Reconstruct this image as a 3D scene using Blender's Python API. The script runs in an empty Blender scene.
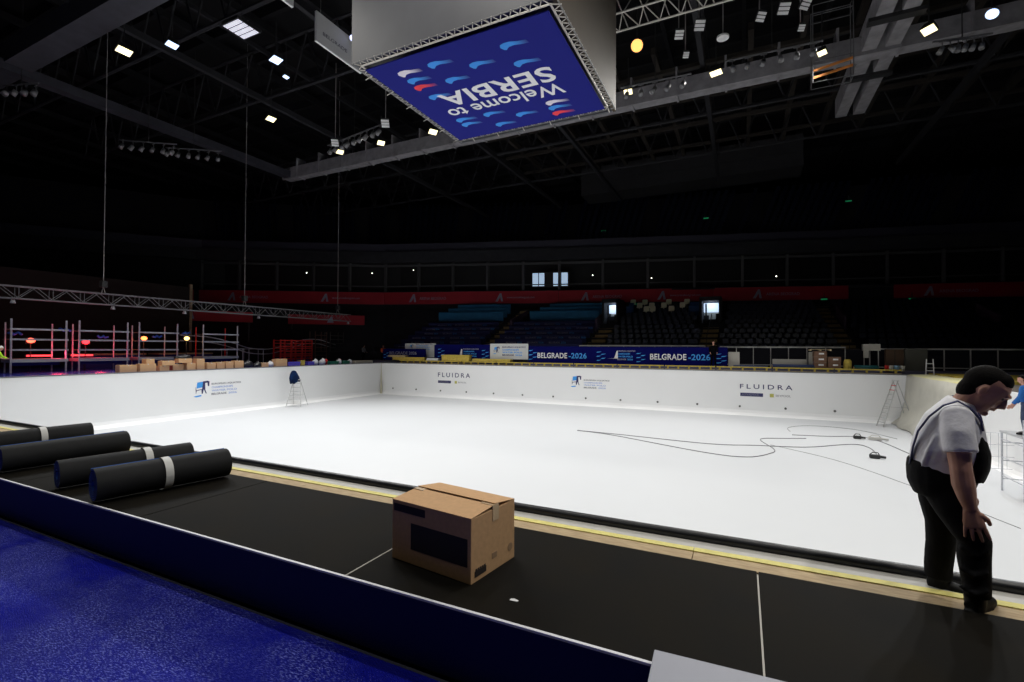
import bpy, math, random
from mathutils import Vector, Matrix, Euler
random.seed(7)
SC = bpy.context.scene
COL = SC.collection
PI = math.pi

# ------------------------------------------------------------------ camera
YAW, FPX, PITCH, ROLL = math.radians(25.765), 477.64, math.radians(.7888), math.radians(.2609)
fw = Vector((-math.sin(YAW)*math.cos(PITCH), math.cos(YAW)*math.cos(PITCH), math.sin(PITCH)))
r0 = Vector((math.cos(YAW), math.sin(YAW), 0)); u0 = r0.cross(fw)
rt = r0*math.cos(ROLL)+u0*math.sin(ROLL); up = -r0*math.sin(ROLL)+u0*math.cos(ROLL)
cam = bpy.data.cameras.new('camera'); cam.sensor_width = 36; cam.lens = FPX/1024*36
cam.clip_start = .05; cam.clip_end = 400
camo = bpy.data.objects.new('camera', cam); COL.objects.link(camo)
camo.matrix_world = Matrix(((rt.x, up.x, -fw.x, 0), (rt.y, up.y, -fw.y, 0), (rt.z, up.z, -fw.z, 1.6), (0, 0, 0, 1)))
SC.camera = camo
# ------------------------------------------------------------------ world, exposure
w = bpy.data.worlds.new('world'); SC.world = w; w.use_nodes = True
w.node_tree.nodes['Background'].inputs[0].default_value = (.5, .6, 1, 1)
w.node_tree.nodes['Background'].inputs[1].default_value = 0.0
SC.view_settings.view_transform = 'Standard'; SC.view_settings.look = 'None'
SC.view_settings.gamma = 1; SC.view_settings.use_curve_mapping = False
SC.view_settings.exposure = 0.0
SC.cycles.use_denoising = True; SC.cycles.max_bounces = 6; SC.cycles.diffuse_bounces = 4
SC.cycles.sample_clamp_indirect = 4
FLOOD = 3650       # watts of one pool flood
POOL = (-32.5, 9.2, 37.3, -3.05)         # x0, x1, far y, floor z
SLOPE = -.0

# ------------------------------------------------------------------ materials
MC = {}
def M(name, col=(.5, .5, .5), rough=.6, metal=0, spec=.5, emit=None, es=0, noise=0, nscale=8, bump=0, bscale=20, coat=0, alpha=1, trans=0, col2=None, stretch=(1, 1, 1)):
    if name in MC: return MC[name]
    m = bpy.data.materials.new(name); m.use_nodes = True; nt = m.node_tree
    b = nt.nodes['Principled BSDF']
    b.inputs['Base Color'].default_value = (*col, 1); b.inputs['Roughness'].default_value = rough
    b.inputs['Metallic'].default_value = metal; b.inputs['Specular IOR Level'].default_value = spec
    b.inputs['Coat Weight'].default_value = coat; b.inputs['Coat Roughness'].default_value = .15
    b.inputs['Alpha'].default_value = alpha; b.inputs['Transmission Weight'].default_value = trans
    if emit: b.inputs['Emission Color'].default_value = (*emit, 1); b.inputs['Emission Strength'].default_value = es
    if noise or bump:
        tc = nt.nodes.new('ShaderNodeTexCoord'); mp = nt.nodes.new('ShaderNodeMapping'); mp.inputs['Scale'].default_value = stretch
        nt.links.new(tc.outputs['Object'], mp.inputs[0])
    if noise:
        n = nt.nodes.new('ShaderNodeTexNoise'); n.inputs['Scale'].default_value = nscale; n.inputs['Detail'].default_value = 5
        nt.links.new(mp.outputs[0], n.inputs['Vector'])
        r = nt.nodes.new('ShaderNodeMapRange'); r.inputs[1].default_value = .3; r.inputs[2].default_value = .7
        nt.links.new(n.outputs['Fac'], r.inputs[0])
        x = nt.nodes.new('ShaderNodeMix'); x.data_type = 'RGBA'
        c2 = col2 or tuple(c*(1-noise) for c in col)
        x.inputs[6].default_value = (*col, 1); x.inputs[7].default_value = (*c2, 1)
        nt.links.new(r.outputs[0], x.inputs[0]); nt.links.new(x.outputs[2], b.inputs['Base Color'])
    if bump:
        n = nt.nodes.new('ShaderNodeTexNoise'); n.inputs['Scale'].default_value = bscale; n.inputs['Detail'].default_value = 4
        nt.links.new(mp.outputs[0], n.inputs['Vector'])
        q = nt.nodes.new('ShaderNodeBump'); q.inputs['Strength'].default_value = bump; q.inputs['Distance'].default_value = .02
        nt.links.new(n.outputs['Fac'], q.inputs['Height']); nt.links.new(q.outputs[0], b.inputs['Normal'])
    MC[name] = m
    return m

def grad_mat(name, c1, c2):
    """printed fade along the bounding box x axis"""
    m = bpy.data.materials.new(name); m.use_nodes = True; nt = m.node_tree; b = nt.nodes['Principled BSDF']
    b.inputs['Roughness'].default_value = .7
    tc = nt.nodes.new('ShaderNodeTexCoord'); s = nt.nodes.new('ShaderNodeSeparateXYZ'); r = nt.nodes.new('ShaderNodeValToRGB')
    nt.links.new(tc.outputs['Generated'], s.inputs[0]); nt.links.new(s.outputs[0], r.inputs[0]); nt.links.new(r.outputs[0], b.inputs['Base Color'])
    r.color_ramp.elements[0].position = .48; r.color_ramp.elements[0].color = (*c1, 1); r.color_ramp.elements[1].position = 1; r.color_ramp.elements[1].color = (*c2, 1)
    return m

liner = M('white_liner', (.60, .615, .635), .45, spec=.3, noise=.02, nscale=.35)  # floor copy of the liner, toned darker against the strong overhead light
liner_wall = M('white_liner_wall', (.88, .885, .89), .6, spec=.3, noise=.02, nscale=.5)  # same liner, lightened on the walls to offset their weaker light
mat_black = M('black_rubber', (.0065, .0063, .006), .7, spec=.05, noise=.35, nscale=1.6, col2=(.010, .008, .005), bump=.08, bscale=300)
roll_black = M('roll_rubber', (.016, .0165, .0175), .7, spec=.15, noise=.2, nscale=9)
roll_blue = M('roll_underside', (.015, .09, .34), .6)
wood = M('plywood', (.50, .38, .22), .75, noise=.4, nscale=6, stretch=(1.5, 9, 9), col2=(.34, .24, .13))
yellow_wood = M('yellow_wood', (.62, .47, .08), .7, noise=.3, nscale=5)
yellow_edge = M('yellow_edge', (.78, .70, .22), .7, noise=.2, nscale=14)
pale_wood = M('pale_wood', (.55, .43, .26), .8, noise=.3, nscale=8)
gutter_m = M('gutter_grey', (.50, .49, .46), .6, noise=.15, nscale=5)
hose_m = M('black_hose', (.008, .009, .014), .42, spec=.5)
fascia_m = M('navy_fascia', (.006, .007, .055), .5, spec=.3)
edge_white = M('edge_white', (.75, .75, .8), .5)
board_grey = M('pale_board', (.33, .34, .40), .5, noise=.04, nscale=3)
card = M('cardboard', (.62, .38, .20), .8, spec=.2, noise=.12, nscale=30)
card_print = M('carton_print', (.022, .016, .014), .7)
tape_m = M('clear_tape', (.60, .44, .28), .25, spec=.6)
tape_w = M('white_tape', (.55, .55, .53), .5)
dark = M('dark_steel', (.02, .02, .022), .6)
black_m = M('black_paint', (.008, .008, .009), .6)
steel = M('galvanised_steel', (.60, .61, .66), .5, metal=.1, noise=.2, nscale=15)
alu = M('aluminium', (.55, .56, .58), .4, metal=.5)
rail_m = M('rail_grey', (.55, .54, .52), .5)
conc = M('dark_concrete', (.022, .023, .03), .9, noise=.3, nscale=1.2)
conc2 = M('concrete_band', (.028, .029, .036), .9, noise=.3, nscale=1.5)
stair_m = M('aisle_concrete', (.42, .30, .13), .9, noise=.3, nscale=3)
red_m = M('red_banner', (.42, .012, .03), .7, noise=.15, nscale=.7)
red_paint = M('red_paint', (.55, .02, .015), .5)
navy = M('navy_plastic', (.006, .011, .034), .35, spec=.5)
cream = M('cream_seat', (.85, .78, .55), .5)
navy_cover = M('navy_cover', (.008, .014, .11), .7, noise=.3, nscale=2)
teal = M('teal_cover', (.012, .17, .36), .7, noise=.2, nscale=1.5)
white_print = M('white_print', (.8, .8, .82), .7)
faint_print = M('faint_print', (.30, .30, .42), .7)
cyan_print = M('cyan_print', (.05, .32, .8), .7)
navy_print = M('navy_print', (.03, .03, .12), .6)
grey_print = M('grey_print', (.22, .22, .25), .6)
pale_blue_print = M('pale_blue_print', (.40, .48, .74), .6)
led_blue = M('board_blue', (.0015, .0025, .085), .85, spec=.1)
ban_blue = M('banner_blue', (.009, .012, .20), .8, spec=.2)
carpet = M('blue_carpet', (.012, .018, .26), .42, spec=.5, bump=.3, bscale=40, noise=.3, nscale=4)
deck_m = M('deck_boards', (.10, .085, .07), .8, noise=.4, nscale=3)
cube_m = M('cube_screen', (.10, .102, .115), .55, noise=.08, nscale=1.5)
cube_m2 = M('cube_screen_warm', (.085, .068, .05), .6, spec=.2, noise=.08, nscale=1.5)  # screen copy with the brownish light on the right face tinted in
truss_m = M('truss_alu', (.55, .52, .48), .45, metal=.3)
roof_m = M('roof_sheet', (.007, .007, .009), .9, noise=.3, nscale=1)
beam_m = M('roof_beam', (.045, .045, .06), .7, noise=.35, nscale=1.5)
beam_l = M('roof_beam_light', (.30, .29, .31), .7, noise=.35, nscale=2)
wire_m = M('steel_wire', (.30, .28, .27), .5)

# ------------------------------------------------------------------ mesh helpers
class MB:
    def __init__(s): s.v = []; s.f = []; s.mi = []; s.cur = 0
    def add(s, vs, fs):
        o = len(s.v); s.v += [tuple(x) for x in vs]; s.f += [tuple(i+o for i in f) for f in fs]; s.mi += [s.cur]*len(fs); return s
    def box(s, x0, x1, y0, y1, z0, z1):
        return s.add([(x, y, z) for z in (z0, z1) for y in (y0, y1) for x in (x0, x1)],
                     [(0, 2, 3, 1), (4, 5, 7, 6), (0, 1, 5, 4), (2, 6, 7, 3), (0, 4, 6, 2), (1, 3, 7, 5)])
    def bar(s, p, q, w, h, upv=(0, 0, 1)):
        p = Vector(p); q = Vector(q); t = (q-p).normalized(); u = Vector(upv)
        if abs(t.dot(u)) > .98: u = Vector((1, 0, 0))
        a = t.cross(u).normalized()*w/2; b = a.cross(t).normalized()*h/2
        return s.add([c+i*a+j*b for c in (p, q) for i, j in ((-1, -1), (1, -1), (1, 1), (-1, 1))],
                     [(3, 2, 1, 0), (4, 5, 6, 7), (0, 1, 5, 4), (1, 2, 6, 5), (2, 3, 7, 6), (3, 0, 4, 7)])
    def loft(s, pts, n=12, ref=(0, 1, 0), cap=True):
        """pts: (x,y,z,ra,rb): ra along ref, rb across it; rounded ends"""
        P = [Vector(p[:3]) for p in pts]; R = [(p[3], p[4] if len(p) > 4 else p[3]) for p in pts]
        rings = []
        N = len(P)
        for i in range(N):
            t = (P[min(i+1, N-1)]-P[max(i-1, 0)]).normalized()
            rf = Vector(ref)
            if abs(t.dot(rf)) > .97: rf = Vector((1, 0, 0)) if abs(t.x) < .9 else Vector((0, 0, 1))
            a = (rf-t*rf.dot(t)).normalized(); b = t.cross(a)
            rings.append([P[i]+a*math.cos(k*2*PI/n)*R[i][0]+b*math.sin(k*2*PI/n)*R[i][1] for k in range(n)])
        vs = [v for r in rings for v in r]; fs = []
        for i in range(N-1):
            for k in range(n):
                k2 = (k+1) % n; fs.append((i*n+k, i*n+k2, (i+1)*n+k2, (i+1)*n+k))
        if cap: fs.append(tuple(range(n-1, -1, -1))); fs.append(tuple((N-1)*n+k for k in range(n)))
        return s.add(vs, fs)
    def tube(s, pts, r, n=8): return s.loft([(*p, r, r) for p in pts], n, (0, 0, 1))
    def ball(s, c, rx, ry=None, rz=None, n=12, m=8, rot=None):
        ry = ry or rx; rz = rz or rx; vs = []; fs = []
        for i in range(m+1):
            th = PI*i/m
            for k in range(n):
                v = Vector((rx*math.sin(th)*math.cos(k*2*PI/n), ry*math.sin(th)*math.sin(k*2*PI/n), rz*math.cos(th)))
                if rot: v = rot @ v
                vs.append(Vector(c)+v)
        for i in range(m):
            for k in range(n): k2 = (k+1) % n; fs.append((i*n+k, (i+1)*n+k, (i+1)*n+k2, i*n+k2))
        return s.add(vs, fs)
    def prism(s, poly, o, a, b, d):
        """polygon in plane (a,b) at o, extruded by vector d"""
        o = Vector(o); a = Vector(a); b = Vector(b); d = Vector(d); n = len(poly)
        base = [o+a*x+b*y for x, y in poly]
        return s.add(base+[p+d for p in base], [tuple(range(n-1, -1, -1)), tuple(range(n, 2*n))]+[(i, (i+1) % n, (i+1) % n+n, i+n) for i in range(n)])
    def build(s, name, mat, parent=None, smooth=False, bevel=0, loc=None):
        me = bpy.data.meshes.new(name); me.from_pydata(s.v, [], s.f); me.validate()
        for m in (mat if isinstance(mat, (list, tuple)) else [mat]): me.materials.append(m)
        if len(me.polygons) == len(s.mi): me.polygons.foreach_set('material_index', s.mi)
        if smooth: me.polygons.foreach_set('use_smooth', [True]*len(me.polygons))
        o = bpy.data.objects.new(name, me); COL.objects.link(o)
        if parent: o.parent = parent
        if loc: o.location = loc
        if bevel:
            b = o.modifiers.new('bevel', 'BEVEL'); b.width = bevel; b.segments = 2; b.limit_method = 'ANGLE'
        return o
def tag(o, label, cat, group=None, kind=None):
    o['label'] = label; o['category'] = cat
    if group: o['group'] = group
    if kind: o['kind'] = kind
    return o
def struct(o): o['kind'] = 'structure'; return o
def thing(name, label, cat, loc=(0, 0, 0), rz=0, group=None):
    o = bpy.data.objects.new(name, None); COL.objects.link(o); o.location = loc; o.rotation_euler = (0, 0, rz)
    o.empty_display_size = .1
    return tag(o, label, cat, group)
def dup(root, loc, rz=None, label=None, group=None, scale=None):
    r = root.copy(); COL.objects.link(r); r.location = loc
    if rz is not None: r.rotation_euler = (0, 0, rz)
    if label: r['label'] = label
    if group: r['group'] = group
    if scale: r.scale = scale
    for ch in list(root.children):
        c = ch.copy(); COL.objects.link(c); c.parent = r
        for g in ch.children:
            d = g.copy(); COL.objects.link(d); d.parent = c
    return r
TX = {}
def text(name, s, w, h, o, right, upv, mat, parent, depth=.004, spacing=1.0, bold=0):
    key = (s, spacing, bold)
    if key not in TX:
        cu = bpy.data.curves.new('t', 'FONT'); cu.body = s; cu.size = 1; cu.extrude = .01; cu.space_character = spacing; cu.offset = bold; cu.resolution_u = 3
        to = bpy.data.objects.new('t', cu); COL.objects.link(to)
        bpy.context.view_layer.update()
        me = bpy.data.meshes.new_from_object(to.evaluated_get(bpy.context.evaluated_depsgraph_get()))
        TX[key] = ([tuple(v.co) for v in me.vertices], [tuple(p.vertices) for p in me.polygons])
        bpy.data.objects.remove(to); bpy.data.curves.remove(cu); bpy.data.meshes.remove(me)
    vs, fs = TX[key]
    x0 = min(v[0] for v in vs); x1 = max(v[0] for v in vs); y0 = min(v[1] for v in vs); y1 = max(v[1] for v in vs)
    R = Vector(right).normalized(); U = Vector(upv).normalized(); N = R.cross(U); o = Vector(o)
    b = MB(); b.add([o+R*(v[0]-x0)/(x1-x0)*w+U*(v[1]-y0)/(y1-y0)*h+N*(v[2]+.01)/.02*depth for v in vs], fs)
    return b.build(name, mat, parent)
def remesh(o, vox, smooth=6):
    m = o.modifiers.new('remesh', 'REMESH'); m.mode = 'VOXEL'; m.voxel_size = vox; m.use_smooth_shade = True
    s = o.modifiers.new('smooth', 'SMOOTH'); s.factor = .5; s.iterations = smooth
    return o

# ================================================================== SETTING
b = MB()
X0, X1, YF, ZF = POOL
# arena floor with the pool opening left out
for bx in ((-110, 70, -45, 2.5), (-110, X0-.12, 2.5, 100), (X1+.12, 70, 2.5, 100), (X0-.12, X1+.12, YF+.12, 100)): b.box(*bx, -.6, -.45)
floor_m = M('arena_floor', (.02, .022, .04), .8, noise=.2, nscale=2)
struct(b.build('floor', floor_m))
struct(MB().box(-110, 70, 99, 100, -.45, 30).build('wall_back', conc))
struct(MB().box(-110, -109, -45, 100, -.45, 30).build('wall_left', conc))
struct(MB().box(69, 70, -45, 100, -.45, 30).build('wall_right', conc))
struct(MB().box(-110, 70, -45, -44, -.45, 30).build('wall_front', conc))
b = MB().box(-110, 70, -45, 100, 29.5, 30)
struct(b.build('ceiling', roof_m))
# purlins and joists under the roof sheet
b = MB()
for y in range(-2, 80, 4): b.box(-100, 60, y, y+.35, 28.6, 29.5)
for x in range(-96, 60, 6): b.box(x, x+.3, -10, 90, 28.0, 28.6)
struct(b.build('trim_1', M('roof_joist', (.010, .010, .013), .8)))
# blue foreground floor covered with wrinkled film
b = MB().box(-40, 30, -8, 2.44, -.45, -.42)
film = M('blue_film_floor', (.006, .009, .32), .30, spec=.25, noise=.5, nscale=.9, col2=(.010, .016, .46))
nt = film.node_tree; bs = nt.nodes['Principled BSDF']
tc = nt.nodes.new('ShaderNodeTexCoord')
mp = nt.nodes.new('ShaderNodeMapping'); mp.inputs['Rotation'].default_value = (0, 0, .7); mp.inputs['Scale'].default_value = (1, 2.6, 1)
n1 = nt.nodes.new('ShaderNodeTexNoise'); n1.inputs['Scale'].default_value = 34; n1.inputs['Detail'].default_value = 8; n1.inputs['Roughness'].default_value = .75
n2 = nt.nodes.new('ShaderNodeTexVoronoi'); n2.inputs['Scale'].default_value = 110; n2.feature = 'SMOOTH_F1'
ad = nt.nodes.new('ShaderNodeMath'); ad.operation = 'ADD'
bp = nt.nodes.new('ShaderNodeBump'); bp.inputs['Strength'].default_value = .9; bp.inputs['Distance'].default_value = .02
nt.links.new(tc.outputs['Object'], mp.inputs[0]); nt.links.new(mp.outputs[0], n1.inputs[0]); nt.links.new(mp.outputs[0], n2.inputs['Vector'])
nt.links.new(n1.outputs['Fac'], ad.inputs[0]); nt.links.new(n2.outputs['Distance'], ad.inputs[1]); nt.links.new(ad.outputs[0], bp.inputs['Height']); nt.links.new(bp.outputs[0], bs.inputs['Normal'])
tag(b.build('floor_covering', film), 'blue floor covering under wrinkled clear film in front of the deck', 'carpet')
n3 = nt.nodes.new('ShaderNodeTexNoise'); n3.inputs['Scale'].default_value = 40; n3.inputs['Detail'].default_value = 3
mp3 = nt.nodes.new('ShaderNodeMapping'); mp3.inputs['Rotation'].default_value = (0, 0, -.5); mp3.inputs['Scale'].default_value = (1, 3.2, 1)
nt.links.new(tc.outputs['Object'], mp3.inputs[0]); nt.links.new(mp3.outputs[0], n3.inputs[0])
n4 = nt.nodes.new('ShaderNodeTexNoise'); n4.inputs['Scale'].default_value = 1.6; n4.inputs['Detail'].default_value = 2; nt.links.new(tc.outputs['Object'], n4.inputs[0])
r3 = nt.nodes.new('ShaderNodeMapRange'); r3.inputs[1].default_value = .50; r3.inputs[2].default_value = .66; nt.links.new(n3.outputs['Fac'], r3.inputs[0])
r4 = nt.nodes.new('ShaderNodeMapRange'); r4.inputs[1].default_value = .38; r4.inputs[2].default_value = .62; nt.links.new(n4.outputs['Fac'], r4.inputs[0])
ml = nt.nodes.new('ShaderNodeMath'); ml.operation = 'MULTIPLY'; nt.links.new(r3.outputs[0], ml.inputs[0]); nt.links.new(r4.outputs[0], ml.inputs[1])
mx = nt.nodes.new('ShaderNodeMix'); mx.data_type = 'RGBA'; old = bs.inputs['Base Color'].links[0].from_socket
nt.links.new(ml.outputs[0], mx.inputs[0]); nt.links.new(old, mx.inputs[6]); mx.inputs[7].default_value = (.24, .28, .80, 1); nt.links.new(mx.outputs[2], bs.inputs['Base Color'])  # pale speckles paint the film's crinkle glints into the base colour
# folds in the film
def fold(pts, wd, ht):
    b = MB(); n = len(pts)
    vs = []
    for i, p in enumerate(pts):
        q = Vector(pts[min(i+1, n-1)])-Vector(pts[max(i-1, 0)]); q = Vector((q.x, q.y, 0)).normalized(); a = Vector((-q.y, q.x, 0))
        k = .55+.45*math.sin(i*2.1)
        for off, hz in ((-1, 0), (-.25, .7*k), (0, 1*k), (.2, .55*k), (1, 0)): vs.append(Vector((p[0], p[1], -.42))+a*off*wd+Vector((0, 0, hz*ht+.001)))
    fs = [(i*5+k, i*5+k+1, (i+1)*5+k+1, (i+1)*5+k) for i in range(n-1) for k in range(4)]
    return b.add(vs, fs)
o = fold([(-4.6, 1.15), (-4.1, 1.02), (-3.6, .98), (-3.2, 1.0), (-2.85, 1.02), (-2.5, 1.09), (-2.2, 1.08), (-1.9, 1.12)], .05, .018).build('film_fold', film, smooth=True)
tag(o, 'long wrinkle fold in the clear film on the blue floor', 'film')

# near deck base, far deck, left deck, right deck
struct(MB().box(-40, 12, 2.522, 4.0, -.45, -.045).build('pool_deck', M('deck_ply', (.09, .07, .045), .8, noise=.3, nscale=5)))
struct(MB().box(-52, X0-.12, -5, 41, -.45, 0).build('pool_deck_left', M('blue_deck', (.03, .045, .36), .2, spec=.6, noise=.3, nscale=1.5, bump=.05, bscale=2)))
struct(MB().box(X0-.12, 24, YF+.12, 41.2, -.45, 0).build('pool_deck_far', deck_m))
struct(MB().box(X1+.12, 24, 4.3, YF+.12, -.45, 0).build('pool_deck_right', deck_m))

# ------------------------------------------------------------------ the pool
pool = thing('swimming_pool', 'large empty white swimming pool sunk into the arena deck', 'swimming pool', (X0, 4.32, ZF))
def PL(x, y, z): return (x-X0, y-4.32, z-ZF)
def pbox(x0, x1, y0, y1, z0, z1): return MB().box(x0-X0, x1-X0, y0-4.32, y1-4.32, z0-ZF, z1-ZF)
pbox(X0-.1, X1+.1, 4.22, YF+.1, ZF-.12, ZF).build('pool_floor', liner, pool)
# rounded cove between floor and walls is part of each wall
def wallmesh(axis, pos, a0, a1, sgn, ztop=0):
    prof = [(0, ztop), (0, ZF+.35), (.05, ZF+.16), (.16, ZF+.05), (.35, ZF+.004), (.35, ZF-.05), (-.1, ZF-.05), (-.1, ztop)]
    b = MB()
    for sg in range(1):
        if axis == 'y': b.prism(prof, (a0-X0, pos-4.32, -ZF), (0, sgn, 0), (0, 0, 1), (a1-a0, 0, 0))
        else: b.prism(prof, (pos-X0, a0-4.32, -ZF), (sgn, 0, 0), (0, 0, 1), (0, a1-a0, 0))
    return b
wallmesh('y', YF, X0-.1, X1+.1, -1).build('far_wall', liner_wall, pool)
wallmesh('x', X0, 4.3, YF, 1).build('left_wall', liner_wall, pool)
wallmesh('x', X1, 4.3, YF, -1).build('right_wall', liner_wall, pool)
wallmesh('y', 4.42, X0-.1, X1+.1, 1, -.10).build('near_wall', liner_wall, pool)
# coping: thin dark top edge
b = MB().box(-.14, X1-X0+.14, YF-4.32-.02, YF-4.32+.14, -ZF-.01, -ZF+.05)
b.build('coping', M('coping_grey', (.16, .16, .17), .6), pool)
MB().box(-.14, .02, 0, YF-4.32, -ZF-.01, -ZF+.05).build('coping', MC['coping_grey'], pool)
# pale corner seams
b = MB(); b.loft([(.22, YF-4.32-.22, .05, .10), (.22, YF-4.32-.22, -ZF, .02)], 6); b.build('corner_fillet', M('cream_foam', (.62, .58, .44), .8), pool)
for i in range(15):
    x = -30.98+2.8*i
    if x > 8.5 or i == 14: continue
    b = MB(); b.loft([(x-X0, YF-4.32, .6, .075), (x-X0, YF-4.32-.03, .6, .075)], 12); b.loft([(x-X0, YF-4.32-.03, .6, .05), (x-X0, YF-4.32-.06, .6, .03)], 10)
    o = b.build('inlet_fitting', M('inlet_dark', (.10, .10, .10), .5), pool)
def logo_icon(o, R, U, s, parent):
    """jumping swimmer emblem: blue back, navy body, four thin legs, blue ripple"""
    R = Vector(R); U = Vector(U); N = R.cross(U)*.006; k = s
    g = lambda pts: [(x*k, y*k) for x, y in pts]
    MB().prism(g([(.18, .95), (.62, 1.0), (.62, .55), (.12, .5)]), o, R, U, N).build('emblem_blue', cyan_print, parent)
    b = MB()
    b.prism(g([(.05, .62), (.12, .35), (.55, .42), (.62, 1.02), (.95, 1.05), (1.12, 1.0), (1.1, .62), (1.0, .62), (.96, .9), (.78, .88), (.8, .35), (.92, .05), (.84, .05), (.68, .4), (.6, .05), (.52, .05), (.5, .36), (.14, .3), (.08, .05)]), Vector(o)+N*.3, R, U, N)
    b.build('emblem_navy', navy_print, parent)
    MB().prism(g([(-.1, -.12), (.25, -.06), (.5, -.04), (.5, -.14), (.1, -.2)]), o, R, U, N).build('emblem_ripple', cyan_print, parent)
def event_text(o, R, U, w, h, parent, m1=grey_print, m2=pale_blue_print, names=True):
    o = Vector(o); R = Vector(R); U = Vector(U); lh = h*.17
    for k, (s, ww, m) in enumerate((('EUROPEAN AQUATICS', 1, m1), ('CHAMPIONSHIPS', .72, m2), ('WATER POLO', .86, m2), ('BELGRADE', .5, m1))):
        text('lettering', s, w*ww, lh, o+U*(h-lh-k*h*.275), R, U, m, parent, .005, 1, .03)
    text('lettering', '2026', w*.3, lh, o+U*(h-lh-3*h*.275)+R*w*.56, R, U, m2, parent, .005, 1, .03)
yw = YF-4.32-.001
def wallpos(x, z): return (x-X0, yw, z-ZF)
RX, UZ = (1, 0, 0), (0, 0, 1)
for x0, ww, z0, z1, sx in ((-25.68, 3.48, -1.17, -.76, 1), (-.17, 3.2, -1.2, -.88, 1)):
    text('lettering', 'FLUIDRA', ww, z1-z0, wallpos(x0, z0), RX, UZ, navy_print, pool, .006, 1.5, .01)
    MB().prism([(0, 0), (1.42, 0), (1.42, .24), (0, .24)], wallpos(x0+.02, -1.73), RX, UZ, (0, -.006, 0)).build('print_block', navy_print, pool)
    text('lettering', 'ASTRALPOOL', 1.1, .12, (x0+.1-X0, yw-.006, -1.67-ZF), RX, UZ, grey_print, pool, .004)
    MB().prism([(0, 0), (.24, 0), (.24, .24), (0, .24)], wallpos(x0+1.85, -1.73), RX, UZ, (0, -.006, 0)).build('print_square', M('olive_print', (.5, .48, .12), .6), pool)
    text('lettering', 'SKYPOOL', .9, .14, wallpos(x0+2.2, -1.68), RX, UZ, grey_print, pool, .005)
logo_icon(wallpos(-12.6, -1.45), RX, UZ, .75, pool)
event_text(wallpos(-11.55, -1.66), RX, UZ, 2.1, .72, pool)
def lwp(y, z): return (.001, y-4.32, z-ZF)
RY = (0, 1, 0)
logo_icon(lwp(19.3, -1.62), RY, UZ, .85, pool)
event_text(lwp(20.4, -1.72), RY, UZ, 2.1, .82, pool)
# gutter, lip, timber edge in front of the pool (near side runs very slightly off square)
def nearY(x): return 0
g_ = MB().box(-38-X0, 10.5-X0, 4.145-4.32, 4.38-4.32, -.08-ZF, -.035-ZF); g_.build('gutter', gutter_m, pool)
b = MB(); b.tube([(x-X0, 4.405-4.32+.01*math.sin(x*.9), -.012-ZF) for x in [-38+i*1.0 for i in range(50)]], .046, 10)
b.build('gutter_lip', hose_m, pool, smooth=True)

# ------------------------------------------------------------------ timber edge (planks end to end)
xs = [-38, -33, -28.2, -23.2, -18.4, -13.4, -9.0, -4.6, -.35, 3.9, 8.3]
for i in range(3, len(xs)-1):
    t = thing('timber_plank', '', 'plank', (xs[i], 3.9, -.045))
    L = xs[i+1]-xs[i]-.006
    MB().box(0, L, 0, .17, 0, .03).build('board', wood, t)
    MB().box(0, L, .17, .245, 0, .038).build('yellow_edge', yellow_edge, t)['label'] = 'yellow painted back edge'
    t['label'] = ['farthest left timber edge plank beyond the view', 'timber edge plank far left past the rolls', 'timber edge plank far left beside the gutter', 'timber edge plank left of the first rubber roll', 'timber edge plank behind the far left rubber rolls', 'timber edge plank behind the second pair of rubber rolls',
                  'yellow-edged timber plank just right of the rubber rolls', 'yellow-edged timber plank behind the cardboard box', 'yellow-edged timber plank the worker stands on', 'timber edge plank right of the worker'][i]
# ------------------------------------------------------------------ black mats
seams = [-38, -33.6, -30.8, -28.2, -25.6, -23.0, -20.4, -17.9, -15.3, -12.8, -10.2, -7.65, -5.08, -2.5, .10, 2.68, 5.2]
names = {13: 'black rubber mat under the cardboard box', 12: 'black rubber mat between the rolls and the box', 11: 'black rubber mat under the nearest rubber rolls', 14: 'black rubber mat at the worker\'s feet, right of the pale seam',
         10: 'black rubber mat under the big left roll', 15: 'black rubber mat at the far right edge', 9: 'black rubber mat under the farthest roll'}
for i in range(9, 16):
    b = MB().box(0, seams[i+1]-seams[i]-.012, 0, 1.355, 0, .045)
    o = b.build('rubber_mat', mat_black, bevel=.003, loc=(seams[i], 2.527, -.045)); tag(o, names[i], 'mat')
    if i in (13, 14):
        s = MB().box(-.012, -.002, 0, 1.3, .02, .046).build('seam_strip', M('seam_pale', (.42, .40, .36), .7), o); s['label'] = 'pale line along the mat seam'
# small white scrap on mat
b = MB(); b.prism([(0, 0), (.05, .005), (.055, .02), (.02, .03), (0, .018)], (-1.33, 2.735, .001), (1, 0, 0), (0, 1, 0), (0, 0, .004))
tag(b.build('paper_scrap', white_print), 'tiny white scrap on the black mat right of the box', 'scrap')
# fascia boards (navy face with white top edge)
fx = [-26, -19, -12.5, -6.2, -.38]
for i in range(1, len(fx)-1):
    t = thing('fascia_board', ['navy fascia board far left beyond the rolls', 'navy fascia board past the left edge, beyond the rolls', 'navy fascia board below the left rubber rolls', 'navy fascia board below the cardboard box'][i], 'panel', (fx[i], 2.5, -.42))
    MB().box(0, fx[i+1]-fx[i], 0, .02, 0, .41).build('panel', fascia_m, t)
    MB().box(0, fx[i+1]-fx[i], .004, .024, .41, .424).build('top_edge', edge_white, t)['label'] = 'thin white top edge'
t = thing('foam_board', 'pale grey board lying on the deck edge at the lower right', 'board', (-.41, 2.545, .002), math.radians(2.5))
MB().box(0, 1.9, -.42, 0, .03, .055).build('board', board_grey, t, bevel=.003)
MB().box(.02, 1.88, -.40, -.02, 0, .03).build('backing_sheet', card, t)
struct(MB().box(-.38, 9, 2.5, 2.52, -.42, -.01).build('trim_2', fascia_m))

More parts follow.
